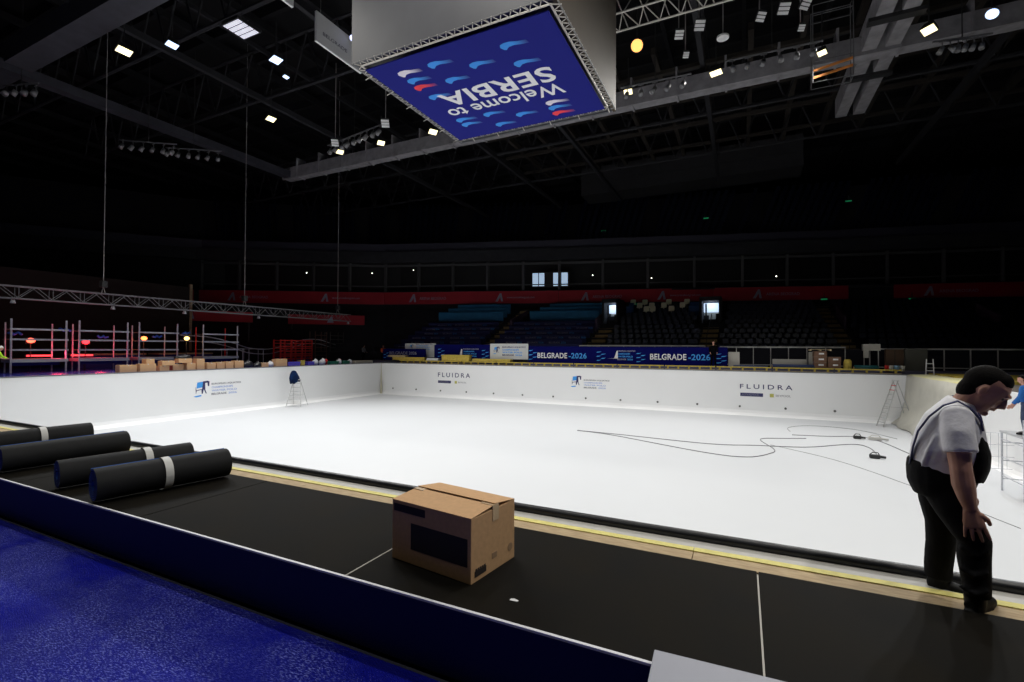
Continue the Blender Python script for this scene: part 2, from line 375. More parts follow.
# ------------------------------------------------------------------ rolls of rubber matting
def make_roll(name, label, x, y0, L, rad, az, tape, free=1.9, extra=True, inner=.06):
    t = thing(name, label, 'roll of matting', (x, y0, 0), az, 'rubber matting rolls on the deck')
    turns = 6; n = 30; th = (rad-inner)/turns; N = turns*n
    def sp(a, off=0):
        r = inner+(rad-inner-.006)*a/(2*PI*turns)+off
        return (r*math.cos(a+free), rad+r*math.sin(a+free))
    vo = []; vi = []
    for i in range(N+1):
        a = i*2*PI/n
        x_, z_ = sp(a); vo += [(x_, 0, z_), (x_, L, z_)]
        x_, z_ = sp(a, -th*.5); vi += [(x_, 0, z_), (x_, L, z_)]
    b = MB(); b.add(vo, [(2*i, 2*i+2, 2*i+3, 2*i+1) for i in range(N)])
    # ends
    for e in (0, 1):
        b.add([vo[2*i+e] for i in range(N+1)]+[vi[2*i+e] for i in range(N+1)], [(i, i+1, N+1+i+1, N+1+i) for i in range(N)])
    b.build('rubber_sheet', roll_black, t, smooth=True)
    vj = []
    for i in range(N+1):
        x_, z_ = sp(i*2*PI/n, -th*.8); vj += [(x_, 0, z_), (x_, L, z_)]
    b = MB(); b.add(vj, [(2*i, 2*i+2, 2*i+3, 2*i+1) for i in range(N)])
    for e in (0, 1): b.add([vi[2*i+e] for i in range(N+1)]+[vj[2*i+e] for i in range(N+1)], [(i, i+1, N+1+i+1, N+1+i) for i in range(N)])
    b.build('blue_backing', roll_blue, t, smooth=True)['label'] = 'blue underside of the sheet'
    x_, z_ = sp(2*PI*turns); xi, zi = sp(2*PI*turns, -th*.8)
    b = MB(); b.bar((x_-.004, 0, z_+.002), (x_-.004, L, z_+.002), .020, .014, (x_-xi, 0, z_-zi))
    b.build('free_edge', roll_blue, t)['label'] = 'blue free edge along the top'
    for tp in tape:
        b = MB(); vs = []; m = 40
        for k in range(m+1):
            a = k*2*PI/m; r = rad+.004
            vs += [(r*math.cos(a), tp, max(rad+r*math.sin(a), .001)), (r*math.cos(a), tp+.075, max(rad+r*math.sin(a), .001))]
        b.add(vs, [(2*i, 2*i+2, 2*i+3, 2*i+1) for i in range(m)])
        b.build('tape_band', tape_w, t, smooth=True)['label'] = 'off-white tape band'
    return t
make_roll('matting_roll', 'nearest black matting roll with blue free edge and white tape band', -5.95, 2.54, 1.26, .176, math.radians(-11), [.58], free=2.0)
make_roll('matting_roll', 'black matting roll lying second from the right, mostly behind the nearest roll', -6.86, 2.60, 1.30, .165, math.radians(-11), [.78], free=2.6)
make_roll('matting_roll', 'thickest black matting roll, third from the right, with no tape', -8.36, 2.60, 1.33, .17, math.radians(-4), [], free=2.0)
make_roll('matting_roll', 'farthest black matting roll with white tape band, at the left edge', -9.82, 2.85, 1.25, .17, math.radians(-6), [.62], free=2.2)

# ------------------------------------------------------------------ cardboard box
bw, bd, bh = .765, .53, .44
t = thing('cardboard_box', 'brown cardboard box closed with tape on the black mat', 'box', (-2.405, 2.90, 0), math.radians(-8))
b = MB()
b.add([(0, 0, 0), (bw, 0, 0), (bw, bd, 0), (0, bd, 0), (0, 0, bh), (bw, 0, bh), (bw, bd, bh), (0, bd, bh)], [(3, 2, 1, 0), (0, 1, 5, 4), (1, 2, 6, 5), (2, 3, 7, 6), (3, 0, 4, 7), (4, 5, 6, 7)])
b.build('body', card, t, bevel=.004)
MB().prism([(0, 0), (bd*.49, .024), (bd*.49, .029), (0, .005)], (0, 0, bh), (0, 1, 0), (0, 0, 1), (bw, 0, 0)).build('top_flap', card, t)
MB().prism([(0, 0), (-bd*.49, .034), (-bd*.49, .039), (0, .005)], (0, bd, bh), (0, 1, 0), (0, 0, 1), (bw, 0, 0)).build('top_flap', card, t)
b = MB().box(.0, bw, bd*.48, bd*.52, bh+.004, bh+.012); b.build('flap_gap', M('flap_shadow', (.05, .035, .025), .9), t)
b = MB(); b.box(bw-.11, bw+.002, bd*.46, bd*.60, bh+.028, bh+.0305); b.box(bw+.0005, bw+.003, bd*.46, bd*.60, bh-.085, bh+.03)
b.build('tape', tape_m, t)['label'] = 'glossy clear tape'
MB().box(0, .1, bd*.42, bd*.56, bh+.026, bh+.031).build('tape', tape_m, t)
b = MB(); b.box(.20, .735, -.003, 0, .11, .30); b.box(.02, .34, -.003, 0, .365, .42)
b.build('printed_panel', card_print, t)
b = MB(); b.box(bw, bw+.003, .04, .17, .035, .075); 
for k in range(5): b.box(bw, bw+.003, .05+k*.024, .066+k*.024, .075, .088)
b.build('printed_mark', card_print, t)
b = MB(); b.loft([(bw, bd-.06, .1, .03), (bw+.002, bd-.06, .1, .03)], 12, (0, 0, 1)); b.box(bw, bw+.002, .24, .30, .09, .13)
b.build('printed_symbol', M('faint_carton_print', (.33, .21, .12), .8), t)

# ================================================================== people
skin = M('skin', (.56, .29, .21), .5, spec=.4, noise=.12, nscale=18)
hair_m = M('dark_hair', (.006, .005, .0045), .8, spec=.1, noise=.3, nscale=60, bump=.3, bscale=160)
shirt_m = M('grey_tshirt', (.85, .85, .90), .85, noise=.08, nscale=7, bump=.35, bscale=14)
overall_m = M('black_overalls', (.006, .006, .0075), .85, spec=.15, noise=.35, nscale=9, bump=.5, bscale=12)
boot_m = M('black_boots', (.006, .006, .0065), .6, spec=.2)
strap_m = M('navy_strap', (.03, .035, .12), .7)
def hand(b, w, d, side, spread, s=1, curl=.5, across=(1, 0, 0), nrm=None):
    """w wrist, d finger direction, across: little-finger to thumb direction"""
    w = Vector(w); d = Vector(d).normalized(); a = Vector(across); a = (a-d*a.dot(d)).normalized(); n = d.cross(a) if nrm is None else Vector(nrm)
    b.loft([(*(w-d*.02*s), .026*s, .024*s), (*(w+d*.025*s), .036*s, .019*s), (*(w+d*.065*s), .043*s, .017*s), (*(w+d*.09*s), .041*s, .014*s)], 10, a)
    for k, (off, ln, r) in enumerate(((-.034, .062, .0078), (-.012, .078, .0088), (.011, .082, .009), (.034, .072, .0088))):
        base = w+d*.082*s+a*off*s; dd = (d+a*off*spread*7).normalized()
        p1 = base+dd*ln*.42*s; p2 = p1+(dd+n*curl*.6).normalized()*ln*.33*s; p3 = p2+(dd+n*curl*1.3).normalized()*ln*.27*s
        b.loft([(*(base-dd*.02*s), r*s*1.05), (*base, r*s*1.1), (*p1, r*s*1.05), (*p2, r*s*.95), (*p3, r*s*.75)], 8, a)
    tb = w+d*.03*s+a*.034*s; t1 = tb+(a*.55+d*.7+n*.4).normalized()*.035*s; t2 = t1+(a*.1+d*.9+n*.5).normalized()*.032*s
    b.loft([(*(tb-a*.02*s), .014*s), (*tb, .0135*s), (*t1, .0115*s), (*t2, .009*s)], 8, n)
def head(b, hairb, c, pitch, yaw=0, s=1, eyes=None):
    """head centre c; local frame: x forward, y left, z up"""
    Rm = Euler((0, pitch, yaw)).to_matrix()
    g = lambda x, y, z: Vector(c)+Rm @ Vector((x, y, z))*s
    b.ball(g(-.008, 0, .03), .098*s, .078*s, .095*s, 18, 12, Rm)
    b.loft([(*g(.035, 0, .06), .064*s, .054*s), (*g(.030, 0, .0), .070*s, .062*s), (*g(.024, 0, -.05), .066*s, .066*s), (*g(.026, 0, -.09), .050*s, .058*s), (*g(.034, 0, -.122), .030*s, .038*s)], 14, Rm @ Vector((0, 1, 0)))
    b.loft([(*g(.085, 0, .02), .010*s), (*g(.102, 0, -.01), .014*s), (*g(.113, 0, -.03), .018*s, .014*s), (*g(.092, 0, -.042), .012*s)], 8, Rm @ Vector((0, 1, 0)))   # nose
    b.loft([(*g(.082, -.035, .028), .010*s), (*g(.096, 0, .03), .012*s), (*g(.082, .035, .028), .010*s)], 8, Rm @ Vector((0, 0, 1)))  # brow
    b.loft([(*g(.080, -.022, -.065), .008*s), (*g(.092, 0, -.063), .011*s), (*g(.080, .022, -.065), .008*s)], 8, Rm @ Vector((0, 0, 1)))  # lips
    b.ball(g(.075, 0, -.103), .020*s, .024*s, .018*s, 10, 6, Rm)
    for sy in (-1, 1): b.ball(g(-.006, sy*.080, -.002), .017*s, .009*s, .031*s, 10, 8, Rm)
    hairb.ball(g(-.022, 0, .038), .096*s, .0795*s, .093*s, 18, 12, Rm)
    hairb.ball(g(-.046, 0, -.026), .060*s, .067*s, .078*s, 14, 10, Rm)
    hairb.ball(g(.018, 0, .070), .060*s, .064*s, .058*s, 14, 10, Rm)
    if eyes is not None:
        for sy in (-1, 1): eyes.ball(g(.080, sy*.030, .006), .009*s, .012*s, .008*s, 10, 6, Rm)
# ---- the worker at the right, stooping with a hand on his knee
t = thing('person', 'stooping person in grey t-shirt and black overalls, hand on knee', 'person', (1.315, 3.90, -.02), math.radians(-18.9))
body = MB(); hb = MB(); eb = MB()
head(body, hb, (.020, .12, 1.368), math.radians(38), 0, 1.14, eb)
body.loft([(-.115, .12, 1.20, .08, .07), (-.075, .12, 1.28, .068, .065), (-.035, .12, 1.335, .066, .066), (-.005, .12, 1.365, .064, .06)], 14)
body.loft([(-.17, .12, .76, .14, .12), (-.165, .12, .9, .14, .12), (-.14, .12, 1.05, .15, .12), (-.11, .12, 1.2, .15, .09)], 14)
RS = (-.105, -.06, 1.20); RE = (-.085, -.115, .885); RW = (-.045, -.085, .655)
body.loft([(-.11, .05, 1.2, .06), (*RS, .066, .062), (-.10, -.10, 1.04, .06, .058), (*RE, .054, .056), (-.075, -.11, .80, .057, .056), (-.06, -.10, .72, .046, .046), (*RW, .034, .036)], 14, (1, 0, 0))
hand(body, RW, (.16, .0, -1), 1, .8, 1.22, .35, (1, .15, .1), nrm=(.1, .9, -.15))
LS = (-.09, .31, 1.19); LE = (-.11, .36, .90); LW = (-.07, .30, .68)
body.loft([(-.11, .2, 1.2, .06), (*LS, .064), (-.10, .35, 1.04, .058), (*LE, .05), (-.09, .34, .8, .048), (*LW, .032)], 14, (1, 0, 0))
hand(body, LW, (.05, -.2, -1), 1, .4, 1.0, .5, (1, .0, .1), nrm=(-.5, -.6, 0))
o = remesh(body.build('body', skin, t), .0055, 3)
o = remesh(hb.build('hair', hair_m, t), .009, 3)
eb.build('eye', M('eye_white', (.12, .10, .09), .6), t, smooth=True)
sb = MB()
sb.loft([(-.175, .12, .76, .175, .155), (-.172, .12, .86, .20, .180), (-.158, .12, .96, .21, .185), (-.140, .12, 1.07, .21, .175), (-.125, .12, 1.17, .205, .145), (-.105, .12, 1.245, .165, .098), (-.085, .12, 1.295, .10, .075)], 20)
sb.loft([(-.12, .06, 1.20, .08, .08), (-.105, -.055, 1.20, .085, .082), (-.100, -.095, 1.11, .082, .080), (-.085, -.12, .995, .083, .080)], 16, (1, 0, 0))
sb.loft([(-.12, .18, 1.20, .08, .08), (-.09, .30, 1.195, .084, .08), (-.10, .345, 1.10, .085, .08), (-.105, .37, .995, .085, .08)], 16, (1, 0, 0))
# loose folds of the shirt
for k in range(5): sb.loft([(-.27+k*.05, -.07, .87+.02*k, .012), (-.24+k*.045, -.086, .97, .016), (-.20+k*.03, -.08, 1.08, .01)], 6)
remesh(sb.build('tshirt', shirt_m, t), .010, 4)
ob = MB()
ob.loft([(-.18, .12, .885, .195, .182), (-.185, .12, .82, .20, .185), (-.19, .12, .75, .195, .175), (-.18, .12, .68, .17, .15)], 20)
ob.loft([(-.03, .12, .80, .15, .05), (-.01, .12, .88, .165, .055), (.0, .12, .96, .155, .05), (-.01, .12, 1.06, .13, .035), (-.03, .12, 1.14, .11, .03)], 16)     # bib
ob.loft([(-.17, .05, .74, .11, .125), (-.12, .01, .62, .10, .105), (-.055, -.01, .50, .082, .090), (-.03, 0, .44, .076, .082), (-.035, .01, .33, .078, .082), (-.025, .01, .20, .070, .072), (-.02, .01, .10, .066, .066)], 16)
ob.loft([(-.20, .20, .74, .11, .12), (-.21, .23, .60, .10, .105), (-.195, .26, .45, .088, .088), (-.20, .29, .30, .082, .082), (-.215, .31, .13, .072, .078), (-.215, .31, .05, .07, .076)], 16)
for z_, rr in ((.40, .080), (.27, .078), (.16, .074)):      # creases
    ob.loft([(-.10, -.05, z_, .014), (-.03, -.078, z_-.02, .016), (.03, -.045, z_+.01, .014)], 6)
remesh(ob.build('overalls', overall_m, t), .011, 4)
b = MB()
for sy, yy in ((-1, .02), (1, .22)):
    pts = [(-.345, yy, .86), (-.335, yy, .98), (-.305, yy, 1.09), (-.255, yy, 1.19), (-.19, yy, 1.275), (-.13, yy, 1.312), (-.06, yy, 1.27), (.0, yy, 1.19), (.012, yy, 1.12)]
    if sy < 0: pts = [(-.338, .03, .86), (-.318, -.01, .98), (-.29, -.04, 1.09), (-.235, -.055, 1.19), (-.165, -.055, 1.268), (-.10, -.045, 1.300), (-.045, -.01, 1.26), (.0, .02, 1.19), (.012, .03, 1.12)]
    b2 = MB().loft([(*p, .017, .006) for p in pts], 8, (0, 1, 0)); b2.build('strap', strap_m, t, smooth=True)
def boot(parent, x, y, yaw, z=0, s=1, nm='boot'):
    b = MB(); c, sn = math.cos(yaw), math.sin(yaw)
    g = lambda u, v, w_: (x+c*u*s-sn*v*s, y+sn*u*s+c*v*s, z+w_*s)
    side = (-sn, c, 0)
    b.loft([(*g(0, 0, .19), .060*s, .062*s), (*g(0, 0, .12), .056*s, .060*s), (*g(.0, 0, .06), .052*s, .062*s), (*g(.0, 0, .012), .046*s, .056*s)], 14, side)
    b.loft([(*g(-.06, 0, .04), .036*s, .038*s), (*g(.02, 0, .05), .046*s, .05*s), (*g(.10, 0, .045), .05*s, .042*s), (*g(.16, 0, .036), .048*s, .034*s), (*g(.195, 0, .03), .034*s, .025*s)], 14, side)
    b.loft([(*g(-.075, 0, .010), .034*s, .012*s), (*g(.0, 0, .010), .042*s, .012*s), (*g(.1, 0, .010), .052*s, .012*s), (*g(.205, 0, .012), .036*s, .012*s)], 12, side)
    return remesh(b.build(nm, boot_m, parent), .009*s, 2)
boot(t, -.03, .02, math.radians(70), .0, 1.0)
boot(t, -.215, .33, math.radians(10), -.06, 1.0)

def figure(label, loc, rz, s, J, mats, vox=.02, helmet=None, group=None):
    t = thing('person', label, 'person', loc, rz); b = MB(); h = MB()
    head(b, h, J['head'], J.get('pitch', .2), 0, s)
    nk = Vector(J['neck']); hd = Vector(J['head']); pv = Vector(J['pelvis'])
    ch = pv.lerp(nk, .72)
    b.loft([(*nk, .06*s), (*nk.lerp(hd, .6), .055*s)], 10)
    for sd in ('l', 'r'):
        b.loft([(*J['sh'+sd], .055*s), (*J['el'+sd], .043*s), (*J['wr'+sd], .03*s)], 10)
        d = (Vector(J['wr'+sd])-Vector(J['el'+sd])); hand(b, J['wr'+sd], d, 1, .3, s, .4, (1, 0, 0) if abs(d.normalized().x) < .8 else (0, 1, 0))
    b.loft([(*pv, .12*s, .09*s), (*ch, .14*s, .09*s), (*nk, .07*s)], 12)
    remesh(b.build('body', skin, t), vox*.7, 2)
    remesh(h.build('hair' if not helmet else 'helmet', helmet or hair_m, t), vox*.7, 2)
    u = MB(); u.loft([(*pv, .165*s, .12*s), (*pv.lerp(nk, .35), .17*s, .125*s), (*ch, .195*s, .13*s), (*nk.lerp(ch, .35), .17*s, .10*s), (*nk, .07*s, .06*s)], 14)
    for sd in ('l', 'r'):
        S = Vector(J['sh'+sd]); E_ = Vector(J['el'+sd]); W = Vector(J['wr'+sd])
        u.loft([(*ch.lerp(S, .5), .07*s), (*S, .075*s), (*E_, .06*s), (*E_.lerp(W, .8), .05*s)], 10)
    remesh(u.build('jacket', mats[0], t), vox, 3)
    l = MB(); l.loft([(*(pv+Vector((0, 0, .06*s))), .16*s, .115*s), (*(pv-Vector((0, 0, .08*s))), .165*s, .12*s)], 12)
    for sd in ('l', 'r'):
        l.loft([(*J['hp'+sd], .095*s), (*J['kn'+sd], .07*s), (*J['an'+sd], .055*s)], 10)
    remesh(l.build('trousers', mats[1], t), vox, 3)
    for sd in ('l', 'r'):
        a = J['an'+sd]; boot(t, a[0], a[1], 0, a[2]-.09*s, s*.95)
    return t
def stand(s=1, lean=0.0, arms=0):
    k = s
    return dict(pelvis=(0, 0, .95*k), neck=(.25*lean*k, 0, (1.47-.12*lean)*k), head=((.02+.42*lean)*k, 0, (1.64-.25*lean)*k), pitch=.15+lean*.9,
                shl=(.2*lean*k, .19*k, (1.40-.1*lean)*k), shr=(.2*lean*k, -.19*k, (1.40-.1*lean)*k), ell=((.05+.3*lean)*k, .25*k, (1.12-.1*lean)*k), elr=((.05+.3*lean)*k, -.25*k, (1.12-.1*lean)*k),
                wrl=((.22+.4*lean)*k, .2*k, (.98-.05*lean+arms)*k), wrr=((.22+.4*lean)*k, -.2*k, (.98-.05*lean+arms)*k), hpl=(0, .1*k, .9*k), hpr=(0, -.1*k, .9*k), knl=(.04*k, .11*k, .5*k), knr=(.02*k, -.11*k, .5*k), anl=(0, .12*k, .1*k), anr=(0, -.12*k, .1*k))
blue_shirt = M('blue_shirt', (.01, .12, .42), .8); jeans = M('jeans', (.05, .07, .14), .9, noise=.3, nscale=12)
black_cl = M('black_clothes', (.003, .003, .004), .9, spec=.05); hivis = M('hi_vis_jacket', (.42, .75, .02), .7)
figure('person in blue shirt and jeans at the right edge, partly out of frame', (8.0, 20.5, -1.07), math.radians(150), 1.08, stand(1.08, .12, -.12), (blue_shirt, jeans))
figure('person in dark clothes standing in front of the far blue board', (-1.95, 38.42, .2), math.radians(-80), 1.1, stand(1.12, .0, -.05), (black_cl, black_cl), .03)
figure('person in hi-vis yellow jacket stooping at the far left edge', (-33.2, 10.0, .0), math.radians(100), 1, stand(1, .8), (hivis, black_cl), .03, M('white_helmet', (.7, .7, .7), .4))
for i, (x, y, z, cm, lb) in enumerate(((-29.5, 40.2, 0, red_paint, 'person in red top behind the white sign panel'), (-34.6, 40.0, 0, M('orange_top', (.6, .1, .02), .8), 'person in orange top left of the blue board at the far corner'), (-25.3, 40.3, 0, M('green_grey', (.07, .11, .10), .8), 'person in grey-green top behind the far yellow crate'), (-37.0, 39.6, 0, M('grey_top', (.16, .16, .18), .8), 'person in grey top at the dark far left corner'))):
    figure(lb, (x, y, z), -PI/2+i, 1, stand(1.05, .15), (cm, black_cl), .035)

# scaffold the blue-shirted person stands on, inside the pool
t = thing('scaffold_tower', 'white-grey scaffold frame standing in the pool at the right edge', 'scaffold', (8.45, 20.6, ZF))
for x in (-.72, .62):
    for y in (-.65, .75): b = MB().tube([(x, y, 0), (x, y, 2.5 if y < 0 else 1.95)], .03); b.build('post', steel, t)
for z in (.4, 1.0, 1.6, 2.48):
    MB().tube([(-.72, -.65, z), (.62, -.65, z)], .018).build('rail', steel, t)
    if z < 2:
        MB().tube([(-.72, .75, z), (.62, .75, z)], .018).build('rail', steel, t); MB().tube([(-.72, -.65, z+.1), (-.72, .75, z+.1)], .018).build('rail', steel, t)
MB().box(-.76, .66, -.62, .8, 1.92, 1.98).build('platform', alu, t)
MB().tube([(-.72, -.65, .3), (.62, -.65, 1.6)], .014).build('brace', steel, t)

t = thing('wire_panel', 'thin wire fence panel on the pool floor left of the scaffold', 'fence', (7.75, 24.2, ZF), math.radians(10))
for x in (0, 1.5): MB().tube([(x, 0, 0), (x, 0, 1.6)], .02, 6).build('post', steel, t)
b = MB()
for z in (.15, .6, 1.05, 1.5): b.tube([(0, 0, z), (1.5, 0, z)], .010, 5)
for k in range(5): b.tube([(.25*k+.25, 0, .15), (.25*k+.25, 0, 1.5)], .008, 5)
b.build('wire_mesh', steel, t)
# ================================================================== ladders and things in the pool
def ladder(name, label, loc, rz, H, wb, wt, spread, mat, n, second=True, red=False):
    t = thing(name, label, 'ladder', loc, rz)
    def side(sy, kind):
        pass
    for sy in (-1, 1):
        MB().bar((spread, sy*wb/2, 0), (0, sy*wt/2, H), .06, .035, (1, 0, 0)).build('rail', mat, t)
        if second: MB().bar((-spread, sy*wb/2, 0), (0, sy*wt/2, H*.97), .045, .03, (1, 0, 0)).build('rear_leg', mat, t)
    for k in range(n):
        f_ = (k+1)/(n+1); b = MB(); x = spread*(1-f_); hw = (wb+(wt-wb)*f_)/2
        b.box(x-.045, x+.045, -hw, hw, H*f_-.02, H*f_+.015); b.build('step', red_paint if red and k in (n-1, n-2) else mat, t)
    b = MB().box(-.07, .07, -wt/2-.03, wt/2+.03, H-.02, H+.03); b.build('top_cap', mat, t)
    if second: MB().bar((-spread*.55, -wb*.4, H*.42), (-spread*.55, wb*.4, H*.42), .03, .03).build('brace', mat, t); MB().bar((spread*.55, -wb*.42, H*.43), (-spread*.55, -wb*.42, H*.40), .02, .02).build('spreader', mat, t)
    return t
ladder_m = M('ladder_alu', (.50, .50, .50), .5, metal=.2)
ladder('stepladder', 'aluminium stepladder against the left pool wall', (-31.45, 26.45, ZF), math.radians(-58), 2.05, 1.1, .5, .85, ladder_m, 6)
ladder('stepladder', 'aluminium stepladder with red steps in the far right pool corner', (8.30, 36.0, ZF), math.radians(205), 2.75, .55, .32, .95, ladder_m, 9, True, True)
# jacket draped over the left ladder
b = MB(); b.loft([(0, 0, 1.0, .08, .10), (0, .0, .93, .20, .14), (.0, .0, .75, .30, .20), (.03, 0.03, .45, .34, .22), (.05, .08, .2, .30, .20), (.06, .12, .05, .22, .14)], 16)
b.loft([(.0, .22, .75, .10), (.04, .38, .45, .10), (.08, .48, .10, .08)], 10); b.loft([(.0, -.22, .75, .10), (.04, -.30, .40, .12), (.08, -.28, -.02, .10)], 10); b.loft([(.05, -.05, .3, .10), (.08, -.02, -.04, .09)], 10)
o = remesh(b.build('work_jacket', M('dark_blue_jacket', (.006, .028, .10), .9, spec=.1, noise=.9, nscale=2.2, col2=(.004, .006, .02)), loc=(-31.55, 26.20, ZF+1.78)), .03, 3)
tag(o, 'dark blue jacket draped over the top of the left stepladder', 'jacket')

cable_m = M('grey_cable', (.20, .20, .21), .6)
def smooth_path(P, k=6):
    out = []; n = len(P)
    for i in range(n-1):
        p0, p1, p2, p3 = [Vector((*P[max(0, min(n-1, j))], 0)) for j in (i-1, i, i+1, i+2)]
        for s in range(k):
            t_ = s/k; out.append(.5*((2*p1)+(-p0+p2)*t_+(2*p0-5*p1+4*p2-p3)*t_*t_+(-p0+3*p1-3*p2+p3)*t_**3))
    out.append(Vector((*P[-1], 0))); return out
def cable(P, label, r=.018, mat=cable_m, z=ZF):
    b = MB(); b.tube([(p.x, p.y, z+r) for p in smooth_path(P)], r, 6)
    return tag(b.build('power_cable', mat, smooth=True), label, 'cable')
cable([(-8.36, 25.86), (-5.74, 25.63), (-1.54, 25.16), (.61, 25.79), (2.69, 26.4), (4.78, 28.2), (5.36, 27.58), (5.3, 25.68)], 'long straight cable across the white pool floor')
cable([(-8.36, 25.80), (-6.25, 25.30), (-1.7, 23.06), (.14, 22.84), (1.13, 24.18), (1.29, 25.25), (.82, 27.67), (1.97, 28.47), (2.96, 28.98)], 'looping cable bowed towards the camera on the pool floor')
cable([(2.4, 29.81), (4.04, 30.2), (5.37, 30.77), (6.14, 30.08), (6.63, 27.13), (6.9, 24.5)], 'short cable running to the dark tools on the pool floor')
cable([(2.4, 31.0), (2.4, 32.4), (3.2, 33.6), (4.45, 34.0), (6.03, 33.3), (7.2, 31)], 'thin cable curving near the far right pool corner', .012)
cable([(1.2, 26.3), (3.5, 23.9), (5.2, 20.5), (6.5, 17)], 'faint thin cable running right across the pool floor', .009)
def tool(name, label, x, y, k):
    t = thing(name, label, 'tool', (x, y, ZF))
    MB().box(-.22*k, .12*k, -.09, .09, .02, .17).build('body', dark, t, bevel=.03)
    MB().loft([(.10*k, 0, .1, .06), (.30*k, 0, .08, .05)], 10).build('nozzle', dark, t, smooth=True)
    MB().tube([(-.2*k, 0, .16), (-.12*k, 0, .26), (.05*k, 0, .26), (.1*k, 0, .16)], .02).build('handle', dark, t)
    return t
tool('floor_grinder', 'dark tool left of the grey one on the pool floor', 5.39, 30.1, 1.0)
tool('heat_gun', 'small dark tool at the end of the long cable on the pool floor', 5.11, 25.07, 1.1)
o = tool('hand_saw_case', 'long grey tool beside the dark one on the pool floor', 6.15, 30.05, 1.6)
for c in o.children: c.data.materials.clear(); c.data.materials.append(gutter_m)
# film sheet over the right wall corner
b = MB(); n = 12; vs = []; L = 8.5
for i in range(n+1):
    y = YF-.2-i*L/n; w_ = .04*math.sin(i*1.7)
    for k, (dx, z) in enumerate(((1.6, .06), (.8, .09+.02*math.sin(i*2.3)), (.1, .07), (-.10+w_, 0.0), (-.16-w_, -.8), (-.22+w_*1.5, -1.7), (-.45-w_*2, -2.6), (-.9+w_*3, -2.99))):
        vs.append((X1+dx, y, z))
b.add(vs, [(i*8+k, i*8+k+1, (i+1)*8+k+1, (i+1)*8+k) for i in range(n) for k in range(7)])
film_y = M('yellow_film_top', (.74, .68, .28), .5, noise=.25, nscale=1.3, col2=(.75, .73, .55)); film_c = M('cream_film', (.66, .64, .56), .5, noise=.12, nscale=1.5)
o = b.build('protective_film', [film_y, film_c], smooth=True)
o.data.polygons.foreach_set('material_index', [0 if (j % 7) < 3 else 1 for j in range(len(o.data.polygons))])
m = o.modifiers.new('s', 'SOLIDIFY'); m.thickness = .01
tag(o, 'cream and yellow protective film draped over the right pool wall', 'plastic sheet')

# ================================================================== LEFT DECK
# storage racks of scaffold tube
for i, (y0, y1, top, ed) in enumerate(((12.25, 14.75, 3.15, 0), (15.4, 18.05, 3.2, 0), (18.75, 21.25, 3.25, 0), (23.15, 25.95, 3.3, 0))):
    L = y1-y0
    t = thing('scaffold_rack', ['leftmost grey tube rack on the left deck', 'second grey tube rack from the left, by the red lamp', 'third grey tube rack from the left, behind stacked cartons', 'fourth grey tube rack from the left, with red rear tubes'][i], 'rack', (-38, y0, 0))
    for y in (0, L):
        MB().tube([(0, y, 0), (0, y, top)], .05).build('post', steel, t)
        MB().tube([(-1.1, y*.85+.1, 0), (-1.1, y*.85+.1, top-.2)], .04).build('post', red_paint if i == 3 else steel, t)
    for z in (2.55, 1.95, 1.33):
        b = MB(); b.bar((0, -.05, z), (0, L+.1, z), .1, .10); b.build('rail', steel, t)
        MB().tube([(-1.1, 0, z), (-1.1, L*.9, z)], .03).build('rail', M('dim_steel', (.10, .07, .07), .6), t)
    MB().box(-1.15, .06, -.05, L+.1, .60, .80).build('shelf', alu, t)
    MB().box(-.5, -.44, .1, L*.95, .40, .60).build('blue_drape', M('blue_drape', (.015, .02, .2), .7), t)
t = thing('scaffold_rack', 'partly seen grey tube rack at the left frame edge', 'rack', (-38, 9.6, 0))
for y in (0, 1.9): MB().tube([(0, y, 0), (0, y, 3.1)], .05).build('post', M('dim_steel2', (.14, .14, .16), .6), t)
for z in (1.3, 1.95): MB().tube([(0, 0, z), (0, 1.9, z)], .035).build('rail', MC['dim_steel2'], t)
for i, (y0, L, m, X, H, lb) in enumerate(((36.0, 1.5, M('rust_steel', (.14, .07, .05), .7), -40.2, 3.2, 'brown empty scaffold rack right of the red crates'), (38.0, 1.9, M('dull_steel', (.07, .06, .06), .7), -40.2, 3.2, 'dull grey scaffold rack at the far left corner'))):
    t = thing('scaffold_rack', lb, 'rack', (X, y0, 0))
    for y in (0, L):
        for dx in (0, -.8): MB().tube([(dx, y, 0), (dx, y, H)], .05).build('post', m, t)
    for z in (.7, 1.1, 1.5, 1.95, 2.4, 2.8): MB().bar((0, 0, z), (0, L, z), .06, .07).build('rail', m, t)
# red steel crates
k = 0
for c in range(3):
    for r in range(3):
        t = thing('red_crate', 'red steel crate, %s of the %s stack' % (('bottom', 'middle', 'top')[r], ('left', 'middle', 'right')[c]), 'crate', (-38, 30.1+c*1.2, .1+r*.72), 0, 'red steel crates on the left deck')
        for y in (0, 1.12):
            for dx in (0, -.9): MB().box(dx-.05, dx+.05, y-.05, y+.05, 0, .70).build('post', red_paint, t)
        for z in (.08, .36, .62):
            MB().box(-.03, .03, 0, 1.12, z-.05, z+.05).build('rail', red_paint, t); MB().box(-.93, -.87, 0, 1.12, z-.04, z+.04).build('rail', red_paint, t)
# curved rails behind
for k, (dz, lb) in enumerate(((0, 'upper wavy bent steel tube behind the red crates'), (-.45, 'lower wavy bent steel tube behind the red crates'))):
    P = [(23, 2.5), (25.5, 2.35), (27.5, 1.9), (29, 1.45), (31, 1.35), (33, 1.75), (35, 2.3), (37, 2.35), (39, 1.9), (41, 1.6)]
    b = MB(); b.tube([(-40.8, p.x, p.y+dz) for p in smooth_path(P, 5)], .045, 8)
    tag(b.build('bent_tube', steel, smooth=True), lb, 'tube')
